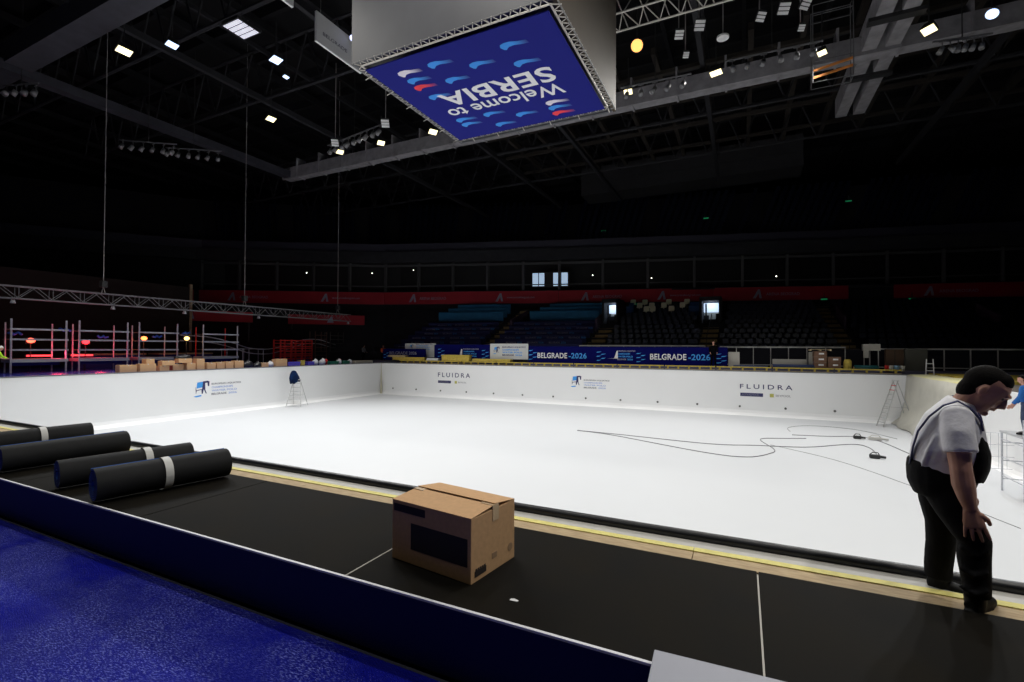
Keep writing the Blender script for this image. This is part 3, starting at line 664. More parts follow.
# work lamps on the racks
def point(parent, loc, col, e, r=.15):
    l = bpy.data.lights.new('lamp_light', 'POINT'); l.color = col; l.energy = e; l.shadow_soft_size = r
    o = bpy.data.objects.new('lamp_light', l); COL.objects.link(o); o.parent = parent; o.location = loc
for i, (y, z, col, es, lb) in enumerate(((13.45, 1.9, (1, .12, .06), 22, 'glowing orange-red work lamp behind the leftmost rack'), (16.15, 1.85, (1, .03, .04), 20, 'glowing red work lamp behind the second rack'), (19.55, 2.15, (1, .22, .06), 24, 'glowing orange work lamp behind the third rack'), (22.5, 2.2, (1, .62, .2), 24, 'glowing warm yellow work lamp left of the fourth rack'))):
    t = thing('work_lamp', lb, 'lamp', (-39, y, z))
    MB().box(-.1, 0, -.24, .24, -.18, .18).build('housing', black_m, t, bevel=.02)
    b = MB().loft([(0, 0, 0, .21, .15), (.02, 0, 0, .20, .14)], 14); b.build('lens', M('lens_glow_%d' % i, col, emit=col, es=3.5), t)
    MB().tube([(-.05, 0, -.12), (-.05, 0, -z)], .03).build('stand', dark, t)
    point(t, (.35, 0, -.3), col, 16 if i < 3 else 8)
for y, col, lb in ((14.4, (1, .05, .05), 'left red light strip low on the left deck'), (16.6, (1, .02, .1), 'right red light strip low on the left deck')):
    t = thing('light_strip', lb, 'lamp', (-40.3, y, .95))
    MB().box(-.05, 0, -.75, .55, -.07, .07).build('housing', black_m, t)
    MB().box(0, .01, -.7, .5, -.05, .05).build('tube_glow', M('strip_glow', col, emit=(1, .05, .06), es=2.5), t)
    MB().tube([(-.03, 0, -.05), (-.03, 0, -.95)], .02).build('stand', dark, t); point(t, (2.2, 0, .1), (1, .06, .12), 70, .25)
# blue bundles/cables on rack tops
for i, (y, z) in enumerate(((12.6, 2.3), (14.9, 2.6), (16.9, 2.2), (20.2, 2.3), (22.2, 2.6))):
    b = MB(); b.tube([(-38.6+.1*math.sin(k*1.3), y+.12*k-.3, z+.08*math.sin(k*2.1+i)) for k in range(6)], .07, 7)
    tag(b.build('cable_bundle', M('blue_bundle', (.02, .09, .5), .5), smooth=True), ['blue cable bundle in the leftmost rack', 'blue cable bundle between the first two racks', 'blue cable bundle in the second rack', 'blue cable bundle in the third rack', 'blue cable bundle left of the fourth rack'][i], 'cable')
# cartons along the left coping
def carton(loc, rz, sx, sy, sz, label, group=None, mat=card):
    t = thing('carton', label, 'box', loc, rz, group)
    MB().box(-sx/2, sx/2, -sy/2, sy/2, 0, sz).build('body', mat, t, bevel=.01)
    MB().box(-sx*.5-.001, sx*.5+.001, -.03, .03, sz-.06, sz+.002).build('tape', tape_w, t)
    return t
cl = [(15.75, .95, .45, 0), (16.75, .95, .5, 0), (16.9, .5, .3, .5), (17.7, .6, .35, 0), (17.9, .8, .3, .36), (18.6, .7, .42, 0), (19.3, .6, .48, 0), (20.0, .55, .75, 0), (20.7, .6, .46, 0), (21.35, .6, .48, 0), (22.0, .6, .5, 0), (22.7, .7, .55, 0), (24.9, .6, .35, 0), (26.3, 1.1, .6, 0), (18.95, .9, .28, .50)]
desc = ['leftmost flat carton on the left coping', 'second carton from the left on the coping', 'small pale carton on top of the second carton', 'low carton under the wide one on the left coping', 'wide carton stacked on the low carton', 'squat carton left of the tall one with black bags behind', 'carton immediately left of the tall carton', 'tallest carton in the row on the left coping', 'carton immediately right of the tall carton', 'second carton right of the tall carton', 'third carton right of the tall carton', 'last carton of the row before the black bags', 'small carton between black bags and white sacks', 'open carton before the red crates', 'carton stacked across two others left of the tall one']
for (y, sy, sz, z), lb in zip(cl, desc):
    carton((-33.25+.1*math.sin(y*5), y, z), .05*math.sin(y*3), .5, sy*.93, sz, lb, 'cartons along the left coping')
def sack(loc, sx, sy, sz, mat, name, label, cat):
    b = MB(); b.ball((0, 0, sz*.42), sx, sy, sz*.55, 14, 9); b.ball((sx*.3, sy*.35, sz*.55), sx*.6, sy*.5, sz*.5, 12, 8); b.ball((-sx*.2, -sy*.5, sz*.35), sx*.6, sy*.55, sz*.45, 12, 8)
    b.loft([(0, 0, sz*.85, sx*.28), (0, sy*.08, sz*1.05, sx*.18), (0, sy*.1, sz*1.2, sx*.3)], 9)
    b.v = [(x, y, max(z, 0)) for x, y, z in b.v]
    o = remesh(b.build(name, mat, loc=loc), .04, 3); return tag(o, label, cat)
blackbag = M('black_bag', (.01, .01, .013), .35); whitebag = M('white_sack', (.55, .56, .6), .6); purple = M('purple_bin', (.10, .07, .5), .5); green = M('green_crate', (.01, .16, .09), .5)
sack((-33.3, 19.0, .74), .25, .55, .28, blackbag, 'bin_bag', 'black bag lying on the cartons left of the tall carton', 'bag')
sack((-33.4, 23.6, 0), .3, .45, .5, blackbag, 'bin_bag', 'larger black bag right of the carton row', 'bag')
sack((-33.4, 24.4, 0), .28, .35, .38, blackbag, 'bin_bag', 'smaller black bag right of the larger one', 'bag')
for k, (y, s, lb) in enumerate(((25.5, .3, 'white sack left of the open carton'), (29.9, .38, 'white sack before the middle red crates'), (30.7, .42, 'tall white sack before the right red crates'), (32.6, .34, 'white sack between green crates'), (33.9, .28, 'small white sack right of the green crates'))):
    sack((-33.4, y, 0), .25, .3, s+.1, whitebag, 'sack', lb, 'sack')
def bin_(loc, sx, sy, sz, mat, label, name='storage_bin', cat='bin'):
    t = thing(name, label, cat, loc)
    poly = [(-sy/2*.9, 0), (sy/2*.9, 0), (sy/2, sz), (-sy/2, sz)]
    MB().prism(poly, (-sx/2, 0, 0), (0, 1, 0), (0, 0, 1), (sx, 0, 0)).build('tub', mat, t)
    b = MB(); b.box(-sx/2-.02, sx/2+.02, -sy/2-.02, sy/2+.02, sz-.05, sz); b.build('rim', mat, t)
bin_((-33.3, 27.5, 0), .5, 1.2, .36, purple, 'left purple bin on the coping')
bin_((-33.3, 29.2, 0), .5, .7, .34, purple, 'right purple bin before the red crates')
bin_((-33.3, 31.8, 0), .5, 1.0, .30, green, 'left green crate on the coping', 'green_crate', 'crate')
bin_((-33.3, 33.2, 0), .5, .9, .32, green, 'right green crate on the coping', 'green_crate', 'crate')
bin_((-33.3, 28.4, 0), .4, .4, .45, yellow_wood, 'yellow tub between the purple bins', 'yellow_tub', 'tub')
for y, c_, lb in ((31.3, red_paint, 'red canister beside the tall white sack'), (32.9, red_paint, 'red canister between the green crates')):
    t = thing('canister', lb, 'canister', (-33.6, y, 0)); MB().loft([(0, 0, 0, .16), (0, 0, .42, .16), (0, 0, .5, .06)], 14).build('body', c_, t, smooth=True); MB().loft([(0, 0, .5, .05), (0, 0, .56, .05)], 10).build('cap', dark, t)
o = MB().box(-.3, .3, 0, 2.4, 0, .28).build('tarpaulin_stack', M('beige_tarp', (.42, .38, .30), .8), loc=(-33.4, 34.4, 0), bevel=.06); tag(o, 'folded beige sheeting at the far left pool corner', 'sheeting')
# blue long board behind the far-left corner
o = MB().box(-.05, .05, 0, 9, 0, .45).build('blue_barrier', M('bright_blue_board', (.02, .09, .5), .5), loc=(-41.5, 32.2, 0)); tag(o, 'low blue barrier beyond the far left pool corner', 'barrier')
# wooden edge boards beyond racks
for y0, lb in ((8, 'wooden platform edge behind the leftmost racks'), (17.2, 'wooden platform edge behind the third rack'), (22.5, 'wooden platform edge behind the fourth rack')):
    t = thing('low_platform', lb, 'platform', (-43.5, y0, 0))
    MB().box(-.8, .8, 0, 4.4, .9, 1.02).build('plank_top', pale_wood, t); MB().box(-.78, .74, .05, 4.35, 0, .9).build('drape', M('blue_drape', (.015, .02, .2), .7), t)
# tables with grey tops
for y, lb in ((26.6, 'left folding table behind the cartons'), (28.6, 'right folding table behind the cartons')):
    t = thing('folding_table', lb, 'table', (-39.6, y, 0))
    MB().box(-.4, .4, -.8, .8, 1.35, 1.4).build('table_top', steel, t)
    for sx in (-.35, .35):
        for sy in (-.7, .7): MB().tube([(sx, sy, 0), (sx, sy, 1.35)], .025).build('leg', steel, t)
# dark partition behind
t = thing('partition_wall', 'tall dark brown partition behind the left racks', 'partition', (-50, -6, 0))
MB().box(-.1, .1, 0, 35.0, 0, 7.5).build('panel', M('brown_partition', (.03, .024, .022), .9, noise=.25, nscale=.8), t)
MB().box(-.05, .15, 35.0, 35.25, 0, 7.8).build('edge_post', pale_wood, t)
# suspended truss with cables
def truss_run(t, y0, y1, z0, z1, x, wd, cell, mat, name='chord', r=.03):
    for dx in (-wd/2, wd/2):
        for z in (z0, z1): MB().tube([(x+dx, y0, z), (x+dx, y1, z)], r, 6).build('chord', mat, t)
    n = int((y1-y0)/cell)
    for i in range(n):
        a = y0+i*cell; b = MB()
        for dx in (-wd/2, wd/2):
            b.tube([(x+dx, a, z0), (x+dx, a+cell/2, z1)], r*.55, 5); b.tube([(x+dx, a+cell/2, z1), (x+dx, a+cell, z0)], r*.55, 5)
            b.tube([(x+dx, a, z0), (x+dx, a, z1)], r*.55, 5)
        b.tube([(x-wd/2, a, z1), (x+wd/2, a+cell, z1)], r*.5, 5); b.build('lattice_bay', mat, t)
t = thing('lighting_truss', 'long aluminium truss hanging on wires above the left deck', 'truss', (-36, 6, 0))
tm = M('dim_truss', (.16, .16, .17), .5, metal=.3)
truss_run(t, 0, 30.5, 4.18, 4.85, 0, .5, 1.45, tm)
for y, lb in ((15.75, 'left suspension wire of the lighting truss'), (25.15, 'middle suspension wire of the lighting truss'), (34.95, 'right suspension wire of the lighting truss')):
    t = thing('suspension_cable', lb, 'cable', (-36, y, 4.9))
    MB().tube([(0, 0, .55), (0, 0, 24.0)], .022, 6).build('wire', wire_m, t)
    MB().tube([(-.2, 0, 0), (0, 0, .45)], .02, 5).build('sling', wire_m, t); MB().tube([(.2, 0, 0), (0, 0, .45)], .02, 5).build('sling', wire_m, t)
    MB().box(-.2, .2, -.16, .16, .35, .75).build('hoist', dark, t, bevel=.03)
for i, (y, ) in enumerate(((11.6,), (16.2,), (20.5,), (26.3,), (36.2,))):
    t = thing('truss_lamp', ['unlit lamp hanging leftmost under the truss', 'unlit lamp under the truss by the left wire', 'unlit lamp under the truss middle', 'unlit lamp under the truss by the middle wire', 'unlit lamp under the right end of the truss'][i], 'lamp', (-35.85, y, 4.12), 0)
    MB().loft([(0, 0, 0, .07), (0, 0, -.22, .13)], 10).build('can', M('lamp_can', (.3, .3, .32), .4), t, smooth=True)
    MB().bar((-.12, 0, .1), (.12, 0, .1), .03, .03).build('bracket', dark, t)

# ================================================================== FAR DECK
# formwork girders (yellow timber) along the far edge
for i in range(11):
    x0 = -30.5+i*3.6
    t = thing('formwork_girder', ['%s yellow timber girder along the far pool edge, counted from the left' % n for n in ('first', 'second', 'third', 'fourth', 'fifth', 'sixth', 'seventh', 'eighth', 'ninth', 'tenth', 'eleventh')][i], 'girder', (x0, 37.65, 0), 0, 'yellow girders along the far edge')
    MB().box(0, 3.5, 0, .1, .02, .08).build('bottom_chord', pale_wood, t); MB().box(0, 3.5, 0, .12, .24, .32).build('top_chord', yellow_wood, t)
    for k in range(5): MB().box(.15+k*.75, .27+k*.75, .02, .09, .08, .24).build('web_block', yellow_wood, t)
# boards behind
struct(MB().box(-36, 24, 38.2, 41, 0.0, .2).build('trim_3', M('far_step', (.10, .10, .16), .8)))
def board(name, label, x0, x1, z0, z1, y, mat, th=.06):
    t = thing(name, label, 'board', (x0, y, z0)); MB().box(0, x1-x0, 0, th, 0, z1-z0).build('panel', mat, t)
    for x in (.3, x1-x0-.35): MB().box(x, x+.06, th, th+.45, 0, (z1-z0)*.8).build('brace', dark, t)
    return t
def waves(t, x, z, n=5, k=1, seed=0):
    for i in range(n):
        xx = x+(i % 2)*.42*k; zz = z+i*.19*k
        MB().prism([(0, 0), (.12*k, .07*k), (.35*k, .08*k), (.5*k, .11*k), (.35*k, .02*k), (.15*k, -.02*k)], (xx, -.001, zz), RX, UZ, (0, -.006, 0)).build('wave_mark', cyan_print, t)
def belgrade(t, x, z, w, h):
    text('lettering', 'BELGR\u0245DE'.replace('\u0245', 'A'), w*.62, h, (x, -.001, z), RX, UZ, white_print, t, .008, 1.05, .02)
    text('lettering', '-2026', w*.36, h, (x+w*.65, -.001, z), RX, UZ, cyan_print, t, .008, 1.05, .02)
yb = 38.6
t = board('advertising_board', 'navy BELGRADE-2026 board next to the white sign, left of centre', -17.1, -10.9, .2, 1.72, yb, led_blue); waves(t, .05, .35, 5, 1); belgrade(t, .95, .50, 4.4, .47)
t = board('advertising_board', 'navy board with wave marks and event emblem between two BELGRADE texts', -10.9, -6.75, .2, 1.70, yb, led_blue)
waves(t, -.0, .35, 5, .9)
MB().prism([(0, 0), (.55, .02), (.75, .62), (.85, .62), (.85, 0)], (.95, -.001, .55), RX, UZ, (0, -.006, 0)).build('emblem', white_print, t)
event_text((1.75, -.001, .42), RX, UZ, 1.45, .8, t, faint_print, cyan_print); waves(t, 3.25, .3, 5, .85)
t = board('advertising_board', 'navy BELGRADE-2026 board at the right end, behind the standing person', -6.75, -1.0, .2, 1.70, yb, led_blue); belgrade(t, .2, .50, 4.35, .47); waves(t, 4.95, .3, 5, .85)
t = board('advertising_board', 'leftmost navy BELGRADE-2026 board at the far left corner', -33.6, -28.2, .3, 1.42, yb+.2, led_blue); text('lettering', 'BELGRADE 2026', 3.4, .3, (.9, -.001, .55), RX, UZ, faint_print, t, .006); waves(t, .1, .2, 4, .8)
t = board('advertising_board', 'navy board with small white emblem behind the yellow crates', -27.2, -20.9, .2, 1.85, yb+.25, led_blue)
MB().prism([(0, 0), (.55, .02), (.75, .62), (.85, .62), (.85, 0)], (2.35, -.001, .62), RX, UZ, (0, -.006, 0)).build('emblem', white_print, t); event_text((3.3, -.001, .5), RX, UZ, 1.7, .8, t, faint_print, cyan_print); waves(t, .4, .5, 5, .9); waves(t, 5.3, .4, 5, .9)
signw = M('white_sign', (.60, .62, .62), .6)
t = board('sign_panel', 'white sign panel with swimmer emblem left of the BELGRADE board', -20.8, -17.0, .55, 1.95, yb-.1, signw, .05)
logo_icon((.35, -.001, .55), RX, UZ, .55, t); event_text((1.25, -.001, .3), RX, UZ, 2.3, .85, t, navy_print, cyan_print)
t = board('sign_panel', 'white L-shaped sign panel behind the leftmost navy board', -31.2, -27.4, .6, 1.98, yb+.8, signw, .05)
logo_icon((.6, -.001, .85), RX, UZ, .4, t); event_text((1.4, -.001, .75), RX, UZ, 2.0, .6, t, navy_print, cyan_print)
# yellow crates and planks on the far edge, left
def plank_stack(name, label, x0, x1, z0, z1, y, mat):
    t = thing(name, label, 'planks', (x0, y, z0)); n = max(1, int((z1-z0)/.09))
    for k in range(n): MB().box(.03*(k % 2), x1-x0-.04*((k+1) % 2), .0, .5, k*(z1-z0)/n, (k+.85)*(z1-z0)/n).build('plank', mat, t)
t = thing('yellow_crate', 'bright yellow crate on the far pool edge', 'crate', (-25.6, 37.75, .33)); MB().box(0, 3.0, 0, .5, 0, .52).build('body', yellow_wood, t, bevel=.03); MB().box(-.04, 3.04, -.03, .53, .44, .56).build('lid', yellow_wood, t)
plank_stack('plank_stack', 'yellow plank stack left of the bright yellow crate', -31.5, -27.6, .33, .62, 37.8, yellow_wood)
plank_stack('plank_stack', 'low yellow planks left of the white sign', -22.3, -18.4, .33, .58, 37.8, yellow_wood)
plank_stack('plank_stack', 'pale planks at the far left end of the far edge', -32.2, -30.0, .62, .80, 37.9, pale_wood)
o = MB().box(0, 1.3, 0, .4, 0, .22).build('white_block', whitebag, loc=(-27.3, 37.7, .33), bevel=.03); tag(o, 'white block between planks and the yellow crate', 'block')
# railings at the foot of the stand
def railing(label, x0, x1, y0, y1, z0, z1, n):
    t = thing('railing', label, 'railing', (x0, y0, z0)); d = Vector((x1-x0, y1-y0, 0)); h = z1-z0
    MB().bar((0, 0, h), (d.x, d.y, h), .10, .10).build('top_rail', rail_m, t)
    MB().bar((0, 0, .18), (d.x, d.y, .18), .06, .06).build('bottom_rail', rail_m, t)
    for k in range(n+1): p = d*k/n; MB().bar((p.x, p.y, 0), (p.x, p.y, h), .06, .06).build('post', rail_m, t)
railing('white railing above the navy boards, left of the black-clad person', -12.9, -2.7, 40.4, 40.9, .2, 1.80, 8)
railing('white railing from the standing person to the carton stack', -1.6, 6.6, 40.9, 41.1, .2, 1.72, 7)
railing('white railing at the right behind the worker\'s head', 7.9, 20, 40.4, 41.1, .2, 1.62, 9)
struct(MB().box(-40, 26, 41.25, 41.4, 0, 1.6).build('trim_4', M('stand_base', (.012, .012, .02), .9)))
white_box = M('offwhite_panel', (.58, .56, .50), .7)
for nm, lb, x0, x1, z0, z1, y in (('white_barrier', 'upright off-white panel beside the navy board\'s right end', -.95, -.2, .2, 1.35, 38.9), ('white_barrier', 'long low off-white panel in front of the railing', 1.95, 4.05, .3, .86, 39.4), ('white_barrier', 'small upright off-white panel left of the carton stack', 4.2, 4.9, .3, 1.38, 39.5),):
    t = thing(nm, lb, 'panel', (x0, y, z0)); MB().box(0, x1-x0, 0, .06, 0, z1-z0).build('sheet', white_box, t); MB().box(.1, x1-x0-.1, .06, .3, -.1, .02).build('foot', dark, t)
blue_roll = M('dark_blue_roll', (.02, .04, .12), .6)
for x0, x1, r, y, m, lb in ((1.9, 4.4, .16, 38.3, blue_roll, 'dark blue roll lying before the low white panel'), (-.6, 1.6, .1, 38.35, M('blue_fold', (.04, .07, .17), .6), 'thin blue roll right of the navy board'), (6.7, 8.0, .17, 38.6, M('teal_roll', (.015, .12, .13), .6), 'teal roll right of the yellow barrel')):
    t = thing('fabric_roll', lb, 'roll', (x0, y, .2 if y > 38.2 else .1)); MB().loft([(0, 0, r, r), (x1-x0, 0, r, r)], 16).build('roll', m, t, smooth=True); MB().loft([(-.05, 0, r, r*.4), (0, 0, r, r*.4)], 10).build('core', card, t)
t = thing('yellow_barrel', 'yellow barrel between the carton stack and the teal roll', 'barrel', (6.3, 38.4, .2)); MB().loft([(0, 0, 0, .2), (0, 0, .1, .23), (0, 0, .55, .23), (0, 0, .68, .19)], 16).build('body', yellow_wood, t, smooth=True); MB().loft([(0, 0, .68, .15), (0, 0, .72, .15)], 14).build('lid', yellow_wood, t)
cart2 = M('brown_carton', (.20, .11, .07), .8, noise=.2, nscale=8)
for r, (cx, cz) in enumerate(((4.72, 0), (4.72, 1), (4.72, 2), (5.5, 0), (5.5, 1))):
    c = carton((cx+.02, 38.55, .32+cz*.38), .04*r, .74, .6, .37, ['bottom brown carton of the left pallet stack', 'middle brown carton of the left pallet stack', 'top brown carton of the left pallet stack', 'lower brown carton of the right pallet stack', 'upper brown carton of the right pallet stack'][r], 'brown cartons on the far deck', cart2)
    MB().box(-.1, .2, -.305, -.301, .15, .25).build('shipping_label', white_print, c)
def pallet(loc, w_, lb):
    t = thing('wooden_pallet', lb, 'pallet', loc)
    for k in range(5): MB().box(-w_/2, w_/2, -.4+k*.18, -.28+k*.18, .08, .11).build('slat', pale_wood, t)
    for x in (-w_/2, -.05, w_/2-.1): MB().box(x, x+.1, -.4, .44, 0, .08).build('bearer', pale_wood, t)
pallet((4.75, 38.55, 1.47), 1.25, 'wooden pallet lying on top of the brown carton stack')
pallet((5.1, 38.55, .2), 1.7, 'wooden pallet under the brown cartons')
t = thing('white_table', 'white table with drooping cloth right of the stairs', 'table', (7.45, 39.9, .2)); MB().box(0, .95, 0, .5, 1.3, 1.75).build('top', white_box, t); MB().box(.0, .3, 0, .06, .8, 1.3).build('cloth', white_box, t)
for x in (.05, .85): MB().box(x, x+.05, .2, .25, 0, 1.3).build('leg', rail_m, t)
t = thing('brown_panel', 'brown cupboard beside the grey slatted one', 'cupboard', (8.65, 39.7, .2)); MB().box(0, .95, 0, .4, 0, 1.4).build('body', M('brown_board', (.10, .06, .035), .8), t); MB().box(.46, .49, -.01, 0, .05, 1.35).build('door_gap', black_m, t)
t = thing('slatted_cabinet', 'grey horizontally slatted cabinet before the right railing', 'cabinet', (9.65, 39.6, .2)); MB().box(0, 1.15, 0, .4, 0, 1.42).build('body', M('olive_grey', (.11, .11, .09), .8), t)
for k in range(7): MB().box(.02, 1.13, -.03, 0, .08+k*.19, .2+k*.19).build('slat', MC['olive_grey'], t)
for x, m, lb, r in ((8.35, red_paint, 'red bucket on the far deck', .13), (8.55, white_box, 'white bucket behind the red one', .13), (8.85, M('pale_blue_tub', (.25, .45, .62), .5), 'pale blue bucket right of the red one', .15), (9.15, white_box, 'small white tub right of the blue bucket', .12)):
    t = thing('bucket', lb, 'bucket', (x, 38.1, .2)); MB().loft([(0, 0, 0, r*.85), (0, 0, .33, r), (0, 0, .36, r*1.08)], 14).build('tub', m, t, smooth=True)
    MB().tube([(-r, 0, .34), (-r*.7, -.02, .46), (0, -.03, .52), (r*.7, -.02, .46), (r, 0, .34)], .01, 5).build('handle', dark, t)
t = thing('short_ladder', 'short white ladder standing at the right pool corner', 'ladder', (10.0, 37.0, .02), math.radians(-10))
for x in (0, .38): MB().bar((x, 0, 0), (x+(.04 if not x else -.04), .05, 1.0), .05, .05).build('rail', edge_white, t)
for z in (.3, .72): MB().bar((.02, .02, z), (.36, .02, z), .05, .04).build('rung', edge_white, t)
# yellow timber grid on the right deck
for k in range(9):
    o = MB().box(0, 3.4+.3*(k % 3), 0, .16, 0, .14).build('yellow_beam', yellow_wood, loc=(10.2+.15*(k % 2), 29.5+k*.95, .01)); tag(o, '%s yellow timber lying on the right deck, counted from the worker' % ('first', 'second', 'third', 'fourth', 'fifth', 'sixth', 'seventh', 'eighth', 'ninth')[k], 'timber', 'yellow timbers on the right deck')

# ================================================================== STANDS
Fp = [(-74, -30), (-70, -8), (-60, 8), (-53, 22), (-46, 33), (-35.5, 41.4), (-20, 41.5), (0, 42.5), (9, 43.8), (24, 46.5), (45, 52)]
Bp = [(-92, -30), (-88, -8), (-80, 8), (-71, 22), (-60, 36), (-41, 47.5), (-20, 54.35), (0, 59.85), (9, 62.3), (24, 65.5), (45, 70)]
NR = 11; ZA, ZB = 1.1, 6.1
def at(P, x):      # y on polyline for given x, x>=-35
    for (a, b_) in zip(P, P[1:]):
        if a[0] <= x <= b_[0]: return a[1]+(b_[1]-a[1])*(x-a[0])/(b_[0]-a[0])
def rowpt(x, r): t_ = r/NR; return at(Fp, x)*(1-t_)+at(Bp, x)*t_, ZA+(ZB-ZA)*r/(NR-1)
b = MB()
for r in range(NR):
    t0, t1 = r/NR, (r+1)/NR; z = ZA+(ZB-ZA)*r/(NR-1); zp = z-(ZB-ZA)/(NR-1) if r else -.4
    vs = []
    for f_, k_ in zip(Fp, Bp):
        p0 = (f_[0]+(k_[0]-f_[0])*t0, f_[1]+(k_[1]-f_[1])*t0); p1 = (f_[0]+(k_[0]-f_[0])*t1, f_[1]+(k_[1]-f_[1])*t1)
        vs += [(*p0, zp), (*p0, z), (*p1, z)]
    n = len(Fp); b.add(vs, [(i*3+k, i*3+k+1, (i+1)*3+k+1, (i+1)*3+k) for i in range(n-1) for k in range(2)])
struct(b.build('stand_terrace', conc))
def ribbon(P, z0, z1, th, mat, name, off=0, i0=0, i1=None):
    b = MB(); i1 = i1 or len(P); Q = P[i0:i1]; vs = []
    for x, y in Q: vs += [(x, y+off, z0), (x, y+off, z1), (x, y+off+th, z1), (x, y+off+th, z0)]
    n = len(Q); b.add(vs, [(i*4+k, i*4+(k+1) % 4, (i+1)*4+(k+1) % 4, (i+1)*4+k) for i in range(n-1) for k in range(4)]+[(0, 1, 2, 3), tuple((n-1)*4+k for k in (3, 2, 1, 0))])
    return b.build(name, mat)
# back wall behind the top row, upper structure
struct(ribbon(Bp, 5.5, 8.7, .3, conc, 'trim_5', .6))
struct(ribbon(Bp, 12.2, 13.6, 1.2, conc2, 'trim_6', -.5))
struct(ribbon(Bp, 8.5, 12.4, .3, M('suite_dark', (.006, .006, .008), .6), 'trim_7', 3.2))
struct(ribbon(Bp, 8.35, 8.6, 3.4, conc, 'trim_8', -.1))
b = MB()
for j in range(4, len(Bp)-1):
    (xa, ya), (xb, yb_) = Bp[j], Bp[j+1]; L = math.hypot(xb-xa, yb_-ya); n = max(1, int(L/4.2))
    for i in range(n): x = xa+(xb-xa)*i/n; y = ya+(yb_-ya)*i/n; b.box(x-.14, x+.14, y+.1, y+.4, 8.5, 12.4)
    b.bar((xa, ya+.2, 9.3), (xb, yb_+.2, 9.3), .12, .12); b.bar((xa, ya+.2, 11.9), (xb, yb_+.2, 11.9), .2, .25)
struct(b.build('trim_9', M('suite_frame', (.07, .07, .075), .7)))
# red banners along the fascia
def seg(i, j0, j1, lb):
    (xa, ya), (xb, yb_) = j0, j1; L = math.hypot(xb-xa, yb_-ya); ang = math.atan2(yb_-ya, xb-xa)
    t = thing('fascia_banner', lb, 'banner', (xa, ya, 7.0), ang)
    MB().box(0, L-.05, -.1, 0, 0, 1.5).build('cloth', red_m, t)
    n = max(1, int(L/7.5))
    for k in range(n):
        x = (k+.3)*L/n
        MB().prism([(0, 0), (.55, 1.0), (.75, 1.0), (.95, 0), (.7, 0), (.6, .55), (.3, 0)], (x, -.101, .25), RX, UZ, (0, -.01, 0)).build('emblem', faint_print, t)
        text('lettering', 'www.arenabeograd.com' if k % 2 else 'ARENA BEOGRAD', 3.4, .32, (x+1.4, -.101, .55), RX, UZ, faint_print, t, .01)
segs = [((-60, 36), (-41, 47.5)), ((-41, 47.5), (-20, 54.35)), ((-20, 54.35), (-3, 59.03)), ((-3, 59.03), (10.4, 62.6)), ((14.5, 63.45), (32, 67.2))]
for i, (p, q) in enumerate(segs): seg(i, p, q, ['red fascia banner at the far left corner of the stands', 'red fascia banner above the covered seats', 'red fascia banner above the cream seats and lit doorway', 'bright red fascia banner with web address, right of centre', 'dim red fascia banner at the far right behind the worker'][i])
seg(9, (-76, 15), (-60.3, 35.6), 'dim red fascia banner over the left stand')
# dim lower red boards, left
for lb, (xa, ya), (xb, yb_) in (('dim red board low in the left stand behind the truss', (-54, 24), (-48, 34.5)), ('dim red board at the left corner stand, below the fascia', (-47, 38.2), (-40.5, 43.5))):
    L = math.hypot(xb-xa, yb_-ya); t = thing('red_board', lb, 'board', (xa, ya, 3.3), math.atan2(yb_-ya, xb-xa)); MB().box(0, L, -.1, 0, .9, 2.0).build('panel', red_m, t); MB().prism([(0, 0), (.4, .7), (.6, .7), (.75, 0)], (L*.5, -.101, 1.1), RX, UZ, (0, -.01, 0)).build('emblem', faint_print, t)
    for x in (.3, L-.4): MB().box(x, x+.12, 0, .12, -2.0, 2.0).build('post', dark, t)
# vomitory end wall pieces (purple-grey side walls) and lit doorways
def doorway(label, x, col, e, w_=1.5, dz=0):
    y = at(Fp, x)*.45+at(Bp, x)*.55
    t = thing('lit_doorway', label, 'doorway', (x, y, 4.2))
    MB().box(-w_/2-.25, -w_/2, 0, 3, 0, 2.4).build('jamb', conc2, t); MB().box(w_/2, w_/2+.25, 0, 3, 0, 2.4).build('jamb', conc2, t)
    MB().box(-w_/2-.25, w_/2+.25, 0, 3, 2.2, 2.6).build('lintel', conc, t)
    MB().box(-w_/2, w_/2, 2.9, 3, 0, 2.2).build('back_wall', white_box, t)
    MB().box(-w_/2+.05, w_/2-.05, 2.0, 2.85, 1.2, 2.1).build('lit_panel', M('door_glow', (.6, .75, 1), emit=(.62, .78, 1), es=.9), t)
    MB().box(-w_/2+.3, -w_/2+.45, .2, .3, 0, 1.9).build('rail_post', dark, t); MB().box(w_/2-.3, w_/2, .5, .6, 0, .9).build('low_barrier', conc, t)
    point(t, (0, 1.5, 1.9), (.7, .82, 1), 15, .1)
doorway('bright lit doorway at the top of the left stair aisle', -12.6, None, 1, 1.25)
doorway('bright lit doorway at the top of the middle stair aisle', -2.9, None, 1, 1.55)
# dark vomitory walls at other aisles
wl = M('vomitory_wall', (.10, .06, .11), .8)
for x, lb in ((-22.9, 'purple-grey vomitory wall between the covered seat blocks'), (-13.78, 'purple-grey vomitory wall left of the lit doorway'), (8.3, 'purple-grey vomitory wall with red glow right of the carton stack'), (19.5, 'purple-grey vomitory wall far right')):
    y, z = rowpt(x, 5); t = thing('vomitory_side', lb, 'wall', (x, y, z)); MB().prism([(0, -.3), (0, 1.0), (4.4, 2.3), (4.4, 1.0)], (0, 0, 0), (0, 1, 0), (0, 0, 1), (.18, 0, 0)).build('side_panel', wl, t); MB().box(0, .18, 0, 4.4, 0, .02).build('sill', conc, t)
